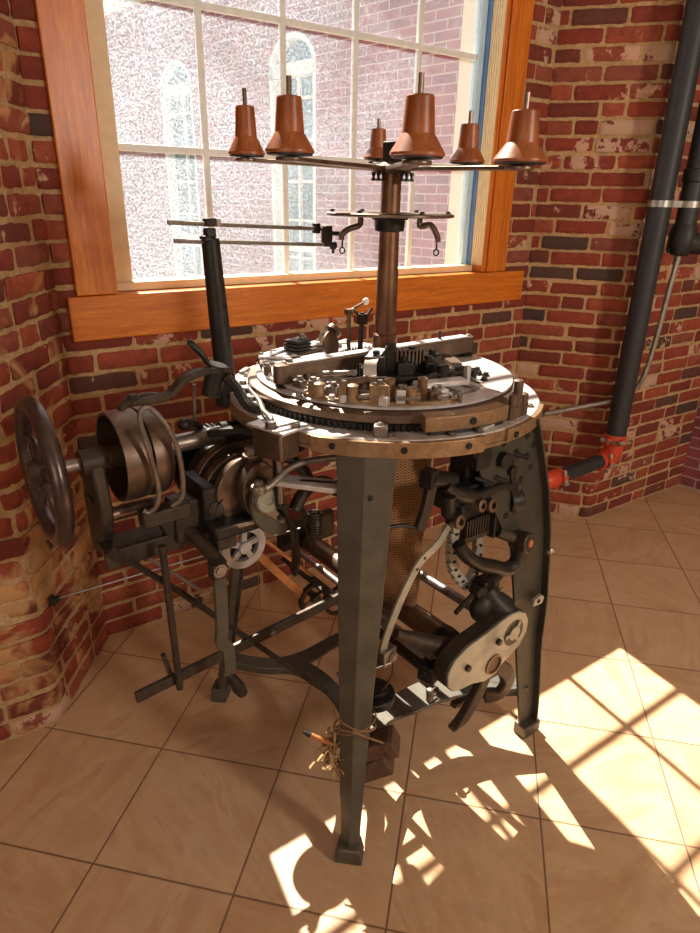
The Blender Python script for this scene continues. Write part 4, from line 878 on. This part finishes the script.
b = MB().cyl((.085, -.35, .655), (.14, -.33, .65), .019, 18); b.cyl((.062, -.35, .635), (.062, -.32, .635), .015, 16); part(b, 'knuckle', 'black', hh)
part(MB().cyl((.07, -.33, .632), (-.03, -.35, .612), .0065, 10), 'pin', 'black', hh)
bolt((.13, -.36, .625), hh, (0, -1, 0), .006, .005)
b = MB().tube([(-.175, -.29, .577), (-.10, -.31, .53), (-.02, -.335, .482)], [.012, .024, .032], 14); part(b, 'cone_stay', 'iron', hs)
part(MB().box((-.085, -.33, .445), (.05, .05, .05), .3), 'lower_lug', 'black', hs, .006)
# forked foot under the cover
b = MB().path(smoothpath([(.07, -.395, .44), (.05, -.395, .38), (.012, -.395, .32), (-.012, -.385, .27), (.0, -.36, .235)], 4), .036, .024, ref=(0, 1, 0))
b.path(smoothpath([(.09, -.395, .42), (.14, -.395, .38), (.165, -.395, .33), (.15, -.385, .285), (.115, -.36, .275)], 4), .044, .022, ref=(0, 1, 0)); b.box((.085, -.385, .405), (.08, .028, .06)); b.bar((.12, -.35, .272), (-.005, -.35, .30), .02, .016)
part(b, 'forked_foot', 'iron', hs, .004)
part(MB().tube([(.05, -.215, .185), (.05, -.215, .212)], .012, 12).sphere((.05, -.215, .216), .014, 10), 'swivel', 'dullsteel', brace)
part(MB().tube([(.066+.016*math.cos(a/3), -.217, .21+.014*math.sin(a/3)) for a in range(0, 17)], .003, 6), 'wire_hook', 'black', brace)
# tension gear hanging at the right, under the table
b = MB().add([], []); b.box((.10, -.26, .825), (.15, .05, .12)); b.box((.06, -.27, .90), (.20, .06, .05)); b.box((.10, -.25, .98), (.12, .06, .12)); tg = part(b, 'tension_frame', 'black', None, .006)
b = MB()
for k in range(11): b.box((.045+.010*k, -.292, .80), (.005, .012, .05))
b.box((.10, -.285, .77), (.13, .03, .014)); part(b, 'ratchet_comb', 'iron', tg, .001)
part(MB().lathe([(.012, 0), (.030, .002), (.034, .02), (.030, .04), (.012, .042)], (.185, -.30, .845), (1, -.3, 0), 24), 'drum', 'black', tg)
b = MB().tube(smoothpath([(-.01, -.32, .79), (.01, -.33, .755), (.06, -.335, .715), (.12, -.335, .685), (.17, -.335, .66), (.205, -.34, .67), (.212, -.345, .72)], 6), [.018]*12+[.020]*25, 14); hk = part(b, 'weight_arm', 'black', tg)
b = MB().lathe([(.012, -.02), (.026, -.018), (.028, .0), (.028, .03), (.024, .033), (.010, .033)], (.213, -.335, .735), (.15, -1, .1), 26); b.cyl((.15, -.31, .77), (.213, -.335, .735), .016, 14); part(b, 'arm_eye', 'iron', hk)
part(MB().lathe([(.0, .034), (.011, .034), (.010, .037), (.0, .038)], (.213, -.335, .735), (.15, -1, .1), 16), 'pin_end', 'leather', hk)
# handle rods above
b = MB().tube(smoothpath([(-.06, -.305, .955), (-.02, -.31, .925), (.05, -.315, .905), (.13, -.315, .905), (.205, -.31, .885)], 5), [.016]*5+[.020]*4+[.015]*4+[.012]*8, 14); hb = part(b, 'curved_handle', 'black', tg)
part(MB().sphere((.208, -.31, .884), .016, 12), 'knob', 'iron', hb)
b = MB().cyl((-.118, -.31, .990), (-.02, -.29, .955), .019, 14); b.box((-.122, -.312, .992), (.034, .03, .04), .3); b.tube([(-.05, -.31, .93), (-.04, -.305, .875)], .018, 12); part(b, 'knuckle', 'black', hb)
part(MB().path([(-.105, -.305, .975), (-.118, -.308, .92), (-.145, -.315, .868)], .028, .016, ref=(0, 1, 0)), 'down_link', 'iron', hb, .003)
part(MB().tube(smoothpath([(-.145, -.318, .872), (-.18, -.30, .885), (-.22, -.29, .888)], 4), .005, 8), 'hook_rod', 'black', hb)
for x, z, r in ((.045, .882, .016), (.085, .872, .018), (-.03, .86, .018)): part(MB().lathe([(r*.5, 0), (r, .002), (r, .012), (r*.5, .014)], (x, -.325, z), (.1, -1, .2), 20, True), 'ring', 'bronze', tg)
q = MB().box((.02, -.28, .86), (.05, .05, .05), .3).box((.15, -.28, .80), (.05, .06, .09), .2).box((.06, -.28, 1.0), (.05, .07, .06)).bar((.16, -.29, 1.02), (.19, -.31, .86), .03, .02).bar((.10, -.29, .88), (.20, -.31, .80), .02, .024).cyl((.13, -.30, .98), (.13, -.33, .98), .02, 18).cyl((.17, -.30, .94), (.17, -.325, .94), .014, 16)
part(q, 'tension_block', 'black', tg, .003)
for k, (x, z) in enumerate(((.10, .94), (.145, .91), (.175, .985), (.05, .945))): part(MB().tube([(x, -.30, z), (x+.03, -.335, z-.012)], .006, 8), 'pin', 'black', tg)
for x, z in ((.12, .96), (.16, .93), (.15, .99)): bolt((x, -.28, z), tg, (.3, -1, .2), .009, .014)
part(MB().path([(.09, -.30, .995), (.088, -.302, .945)], .006, .006, ref=(0, 1, 0)).box((.10, -.30, .995), (.026, .006, .006)), 'hook_plate', 'steel', tg)
# link chain of flat plates, U-shaped
cpts = smoothpath([(.035, -.27, .84), (.02, -.275, .80), (.012, -.28, .74), (.02, -.285, .69), (.05, -.29, .645), (.075, -.29, .628), (.095, -.29, .655), (.115, -.28, .70), (.12, -.27, .75)], 8)
Lc = [0]
for a, c_ in zip(cpts, cpts[1:]): Lc.append(Lc[-1]+(c_-a).length)
nl = 15
ch = MB(); tgt = []
for k in range(nl):
    q = Lc[-1]*(k+.5)/nl; i = max(j for j in range(len(Lc)-1) if Lc[j] <= q); p = cpts[i]+(cpts[i+1]-cpts[i])*((q-Lc[i])/(Lc[i+1]-Lc[i])); t_ = (cpts[i+1]-cpts[i]).normalized()
    tgt.append((p, t_))
chain_ = None
for k, (p, t_) in enumerate(tgt):
    nrm = Vector((0, 1, 0)).cross(t_).normalized()
    q = MB().bar(p-t_*.0125, p+t_*.0125, .016, .032, nrm, .022, .022)
    if chain_ is None: chain_ = part(MB().tube(cpts, .005, 8), 'link_chain', 'black')
    part(q, 'chain_link', 'plate', chain_, .002)
    part(MB().cyl(p-t_*.012+Vector((0, -.014, 0)), p-t_*.012+Vector((0, .014, 0)), .004, 8), 'chain_pin', 'black', chain_)
# long curved flat strap with two holes
b = MB().path(smoothpath([(-.02, -.29, .83), (-.06, -.30, .80), (-.12, -.30, .765), (-.165, -.30, .70), (-.20, -.30, .63), (-.215, -.295, .575), (-.215, -.29, .545)], 5), .022, .007, ref=(0, 1, 0)); cst = part(b, 'curved_strap', 'plate', None, .001)
for x, z in ((-.107, .775), (-.13, .752)): part(MB().cyl((x, -.3045, z), (x, -.303, z), .004, 10), 'hole', 'black', cst)
b = MB().box((-.205, -.29, .525), (.05, .03, .045), .2); b.bar((-.20, -.30, .515), (-.33, -.26, .50), .03, .008, (0, 0, 1)); sb = part(b, 'strap_shoe', 'dullsteel', cst, .003); bolt((-.195, -.307, .525), sb, (0, -1, 0), .010, .006)

# ------------------------------------------------------------------ things hanging in and on the machine
kt = thing('knitted_tube', 'brown openwork knitted fabric tube hanging inside the machine below the ring', 'fabric', MO, MR)
N, R_ = 48, 44; vs = []; uv = []; fs = []
for j in range(R_+1):
    k = j/R_; z = 1.06-.56*k; a_ = .098*(1-k)+.030*k + .012*math.sin(k*PI*1.5); b_ = .095*(1-.2*k)+.07*k
    a_ = .108+(.03-.108)*min(1, max(0, (k-.6)/.4))**1.4 + .006*math.sin(k*9); b_ = .10+.05*k
    for i in range(N+1):
        t_ = 2*PI*i/N; w_ = 1+.035*math.sin(t_*5+k*4)+.02*math.sin(t_*9-k*7)
        vs.append((.008 + a_*w_*math.cos(t_), -.02+b_*w_*math.sin(t_), z)); uv.append((i/N, k))
for j in range(R_):
    for i in range(N): fs.append((j*(N+1)+i+1, j*(N+1)+i, (j+1)*(N+1)+i, (j+1)*(N+1)+i+1))
link('fabric', vs, fs, 'knit', kt, 180, 0, uv)
# round iron weight on its hook rod
wt = thing('round_weight', 'round black iron weight hanging on a thin rusty rod behind the front leg', 'weight', MO, MR)
def sub(mb, name, mat, parent, bevel=0, smooth=35): return mb.build(name, mat, parent, bevel, smooth)
WX, WY = -.215, -.262
w1 = sub(MB().lathe([(.008, 0), (.052, 0), (.056, .004), (.056, .020), (.052, .024), (.032, .024), (.030, .018), (.012, .018)], (WX, WY, .372), n=40), 'disc', 'black', wt)
sub(MB().lathe([(.010, 0), (.034, 0), (.036, .003), (.036, .012), (.032, .015), (.010, .015)], (WX+.003, WY, .3965), n=36), 'disc', 'black', wt)
sub(MB().tube(smoothpath([(-.195, -.306, .513), (-.193, -.305, .47), (-.205, -.29, .42), (WX, WY, .385)], 5), .0032, 8), 'hook_rod', 'rusty', wt)
# rusty blocks lashed to the front leg
def lashed(name, label, cat): return thing(name, label, cat, MO, MR)
e1 = Vector((.7071, -.7071, 0)); e2 = Vector((.7071, .7071, 0)); LB = Vector((-.345, -.345, 0))
def RR(ax, sz, c, tilt): 
    X = (e1*math.cos(tilt)+Vector((0, 0, 1))*math.sin(tilt)); return c, X
def tblock(name, c, L, D, Hh, tilt, mat, parent, bevel=.004):
    X = e1*math.cos(tilt)+Vector((0, 0, 1))*math.sin(tilt); Z = -e1*math.sin(tilt)+Vector((0, 0, 1))*math.cos(tilt)
    R = Matrix((X, e2, Z)).transposed(); return sub(MB().box(c, (L, D, Hh), R=R), name, mat, parent, bevel)
w2 = lashed('rusty_weight', 'rusty rectangular iron block tied by cord to the front leg, upper of two', 'weight')
tblock('body', LB+e1*.050+e2*.045+Vector((0, 0, .325)), .10, .06, .042, .5, 'rusty', w2)
tblock('body_end', LB+e1*.088+e2*.045+Vector((0, 0, .340)), .03, .065, .047, .5, 'rusty', w2)
w3 = lashed('rusty_weight', 'larger dark rusty iron block below the corded one beside the front leg', 'weight')
tblock('body', LB+e1*.040+e2*.048+Vector((0, 0, .262)), .11, .07, .055, .55, 'rusty', w3)
cd_ = tag(None, '', '') if False else None
def tie(z, r, ph): 
    return [LB+Vector((0, 0, z))+e1*(.050*math.cos(a))+e2*(.022+.045*math.sin(a))+Vector((0, 0, .022*math.cos(a+ph))) for a in [2*PI*k/28 for k in range(28)]]
b = MB().tube(tie(.415, 0, .2), .0018, 6, True).tube(tie(.425, 0, 2.6), .0018, 6, True).tube(tie(.405, 0, 1.4), .0018, 6, True)
b.tube(smoothpath([LB+e1*.0+e2*-.026+Vector((0, 0, .43)), LB+e1*.04+e2*-.01+Vector((0, 0, .40)), LB+e1*.07+e2*.01+Vector((0, 0, .37))], 5), .0025, 6)
cord = b.build('lashing_cord', 'string'); cord.location = MO; cord.rotation_euler = (0, 0, MR); tag(cord, 'tan cord wound around the lower front leg holding the rusty blocks', 'cord')
# dry straw bundle with a wooden peg on the left of the leg
b = MB(); rs = random.Random(9); ctr = LB-e1*.050+e2*.035+Vector((0, 0, .305))
for k in range(190):
    a = rs.uniform(0, 2*PI); d1 = Vector((rs.gauss(0, 1), rs.gauss(0, 1), rs.gauss(-.2, .9))).normalized(); c0 = ctr+Vector((rs.gauss(0, .012), rs.gauss(0, .012), rs.gauss(0, .024)))
    L = rs.uniform(.014, .042); p = [c0, c0+d1*L*.5+Vector((0, 0, rs.uniform(-.005, .008))), c0+d1*L+Vector((rs.uniform(-.008, .008), rs.uniform(-.008, .008), rs.uniform(-.014, .004)))]
    if k % 3: b.path(smoothpath(p, 3), rs.uniform(.003, .009), .0008)
    else: b.tube(smoothpath(p, 3), .0012, 5)
for k in range(8): c0 = ctr+e1*rs.uniform(.0, .02)+Vector((0, 0, -.02)); b.tube([c0, c0+Vector((rs.uniform(-.005, .005), 0, -.05)), c0+Vector((rs.uniform(-.008, .008), 0, -rs.uniform(.07, .10)))], .001, 5)
so = b.build('straw_bundle', 'straw'); so.location = MO; so.rotation_euler = (0, 0, MR); tag(so, 'frayed tuft of dry tan fibre tucked behind the left edge of the front leg', 'fibre tuft'); so['kind'] = 'stuff'
pg = lashed('wooden_peg', 'short brown wooden peg with black tip poking left out of the fibre tuft', 'peg')
pb = LB-e1*.055+e2*.03+Vector((0, 0, .325)); pe = pb-e1*.055+Vector((0, 0, .022))
sub(MB().cyl(pb, pe, .006, 12), 'stem', 'leather', pg); sub(MB().cyl(pe, pe-e1*.018+Vector((0, 0, .007)), .0075, 12, .004), 'tip', 'black', pg)
# rod from the machine to the left brick return
b = MB().tube([(-.903, 1.632, .416), (-.60, 1.68, .50), (-.15, 1.75, .62)], .0035, 8); wr = thing('wall_tie_rod', 'thin steel rod running from the machine to the left brick wall', 'rod', (-.903, 1.632, .416))
for o_ in (b.build('rod', 'dullsteel', wr),): o_.location = (.903, -1.632, -.416)
q = MB().lathe([(.018, 0), (.018, .004), (.010, .006), (.010, .022), (.006, .026)], (0, 0, 0), (1, .1, .25), 12).box((.012, -.0, .0), (.014, .034, .014)); q.build('wall_anchor', 'blackfit', wr, .002)

# ------------------------------------------------------------------ pipes on the right wall
def wpt(x, y, z): return Vector((x, y, z))
sp_ = thing('sprinkler_pipe', 'tall matte black pipe down the right brick corner with orange-red couplings', 'pipe', (1.305, 2.98, 0))
def spart(mb, name, mat, parent=sp_, bevel=0):
    o = mb.build(name, mat, parent, bevel)
    if parent is sp_: o.location = (-1.305, -2.98, 0)
    return o
PV = Vector((1.305, 2.965, 0))
riser = spart(MB().cyl(PV+Vector((0, 0, .50)), PV+Vector((0, 0, CEIL)), .048, 32), 'riser', 'blackpipe')
hd = Vector((-.19, .0, -.085)).normalized(); j0 = PV+Vector((0, 0, .405)); hdv = Vector((-.79, -.61, 0)).normalized()
spart(MB().cyl(j0+hdv*.03, j0+hdv*.46, .034, 28), 'branch', 'blackpipe')
def coup(c, ax, r, L, name='coupling'):
    o = spart(MB().lathe([(r*.95, 0), (r*1.06, .003), (r*1.1, .012), (r*1.1, L-.012), (r*1.06, L-.003), (r*.95, L)], c, ax, 32), name, 'orange')
    x, y, z = frame(ax)
    for s in (-1, 1):
        d_ = Vector((.3, -.9, .25)).normalized() if s > 0 else Vector((-.6, -.5, -.5)).normalized()
        d_ = (d_-z*d_.dot(z)).normalized(); q = MB().box(c+z*(L/2)+d_*r*1.2, (.03, .026, .03), R=Matrix((x, y, z)).transposed()); e = q.build('lug', 'orange', o, .005)
        q = MB().cyl(c+z*(L/2)+d_*r*1.4-z.cross(d_)*.035, c+z*(L/2)+d_*r*1.4+z.cross(d_)*.035, .008, 10); q.cyl(c+z*(L/2)+d_*r*1.4-z.cross(d_)*.032, c+z*(L/2)+d_*r*1.4-z.cross(d_)*.02, .014, 6); q.build('bolt', 'galv', o)
    return o
coup(PV+Vector((0, 0, .475)), (0, 0, 1), .048, .055)
spart(MB().tube(smoothpath([PV+Vector((0, 0, .50)), PV+Vector((0, 0, .45)), PV+Vector((-.008, .002, .415)), PV+Vector((-.02, -.012, .402)), j0+hdv*.06], 6), .047, 24), 'elbow', 'orange')
coup(j0+hdv*.055, hdv, .036, .05); coup(j0+hdv*.42, hdv, .036, .055)
spart(MB().tube(smoothpath([j0+hdv*.46, j0+hdv*.50, j0+hdv*.53+Vector((-.005, .015, 0)), j0+hdv*.55+Vector((-.01, .05, 0)), j0+hdv*.55+Vector((-.01, .12, 0))], 6), .040, 24), 'elbow', 'orange')
cl_ = spart(MB().lathe([(.049, 0), (.053, 0), (.053, .026), (.049, .026)], PV+Vector((0, 0, 1.562)), (0, 0, 1), 32, True).bar(PV+Vector((.05, -.01, 1.575)), PV+Vector((.085, -.02, 1.575)), .012, .026), 'pipe_clamp', 'galv')
p2 = thing('drain_pipe', 'second black pipe behind the tall one ending in a bulky black valve', 'pipe', (1.43, 2.99, 0))
def p2p(mb, n, m_, bev=0): o = mb.build(n, m_, p2, bev); o.location = (-1.43, -2.99, 0); return o
Q = Vector((1.435, 2.975, 0))
p2p(MB().cyl(Q+Vector((0, 0, 1.47)), Q+Vector((0, 0, CEIL)), .043, 28), 'pipe', 'blackpipe')
p2p(MB().lathe([(.044, 0), (.050, .004), (.050, .05), (.044, .054)], Q+Vector((0, 0, 1.66)), n=28), 'collar', 'blackfit')
p2p(MB().lathe([(.03, -.02), (.045, -.01), (.055, .02), (.058, .06), (.052, .09), (.045, .11)], Q+Vector((0, 0, 1.385)), n=28).tube(smoothpath([Q+Vector((0, 0, 1.44)), Q+Vector((.04, -.01, 1.42)), Q+Vector((.09, -.02, 1.42)), Q+Vector((.12, -.0, 1.45))], 5), .045, 20), 'valve_body', 'blackfit')
for a in (0, 1.6, 3.1, 4.7): bv = p2p(MB().cyl(Q+Vector((.045*math.cos(a), .045*math.sin(a), 1.375)), Q+Vector((.045*math.cos(a), .045*math.sin(a), 1.40)), .011, 6), 'valve_bolt', 'blackfit')
p2p(MB().lathe([(.044, 0), (.047, 0), (.047, .026), (.044, .026)], Q+Vector((0, 0, 1.562)), (0, 0, 1), 28, True), 'pipe_clamp', 'galv')
cn = MB().tube(smoothpath([(1.435, 2.975, 1.363), (1.428, 2.98, 1.25), (1.418, 2.99, 1.0), (1.408, 3.01, .82), (1.39, 3.04, .74), (1.345, 3.065, .69), (1.29, 3.05, .668), (1.20, 3.07, .64), (1.0, 3.125, .572), (.86, 3.165, .53)], 8), .0125, 14)
co = cn.build('bent_conduit', 'galv'); tag(co, 'thin grey bent metal tube curving behind the tall black pipe along the brick wall', 'conduit')
# ------------------------------------------------------------------ light
sd = bpy.data.lights.new('sun', 'SUN'); sun = bpy.data.objects.new('sun', sd); COL.objects.link(sun)
el = math.radians(48.7); hz = Vector((.46, -.888, 0)).normalized(); d = hz*math.cos(el) - Vector((0, 0, 1))*math.sin(el)
sun.rotation_euler = d.to_track_quat('-Z', 'Y').to_euler(); sd.energy = 21; sd.angle = math.radians(.53); sd.color = (1, .93, .80)
wd = bpy.data.worlds.new('sky'); scene.world = wd; wd.use_nodes = True; nt = wd.node_tree; nt.nodes.clear()
sk = nt.nodes.new('ShaderNodeTexSky'); sk.sky_type = 'NISHITA'; sk.sun_disc = False; sk.sun_elevation = el; sk.sun_rotation = math.atan2(-hz.x, -hz.y)
sk.dust_density = 2.0; sk.ozone_density = 1.0
bg = nt.nodes.new('ShaderNodeBackground'); bg.inputs[1].default_value = .095; ow = nt.nodes.new('ShaderNodeOutputWorld')
nt.links.new(sk.outputs[0], bg.inputs[0]); nt.links.new(bg.outputs[0], ow.inputs[0])
def area(name, loc, tgt, sx, sy, e, col):
    a = bpy.data.lights.new(name, 'AREA'); a.shape = 'RECTANGLE'; a.size = sx; a.size_y = sy; a.energy = e; a.color = col
    o = bpy.data.objects.new(name, a); COL.objects.link(o); o.location = loc
    o.rotation_euler = (Vector(tgt)-Vector(loc)).to_track_quat('-Z', 'Y').to_euler(); return o
area('fill_light_behind', (-1.0, -3.4, 1.8), (0, 1.5, .8), 2.8, 1.8, 46, (1, .93, .84))  # added fill for room ambience; the rear wall has no window
area('room_light_right', (3.3, -1.2, 2.3), (.9, 3.0, 1.1), .4, .6, 80, (1, .90, .78))  # source on the right, inferred from the shadow beside the tall pipe
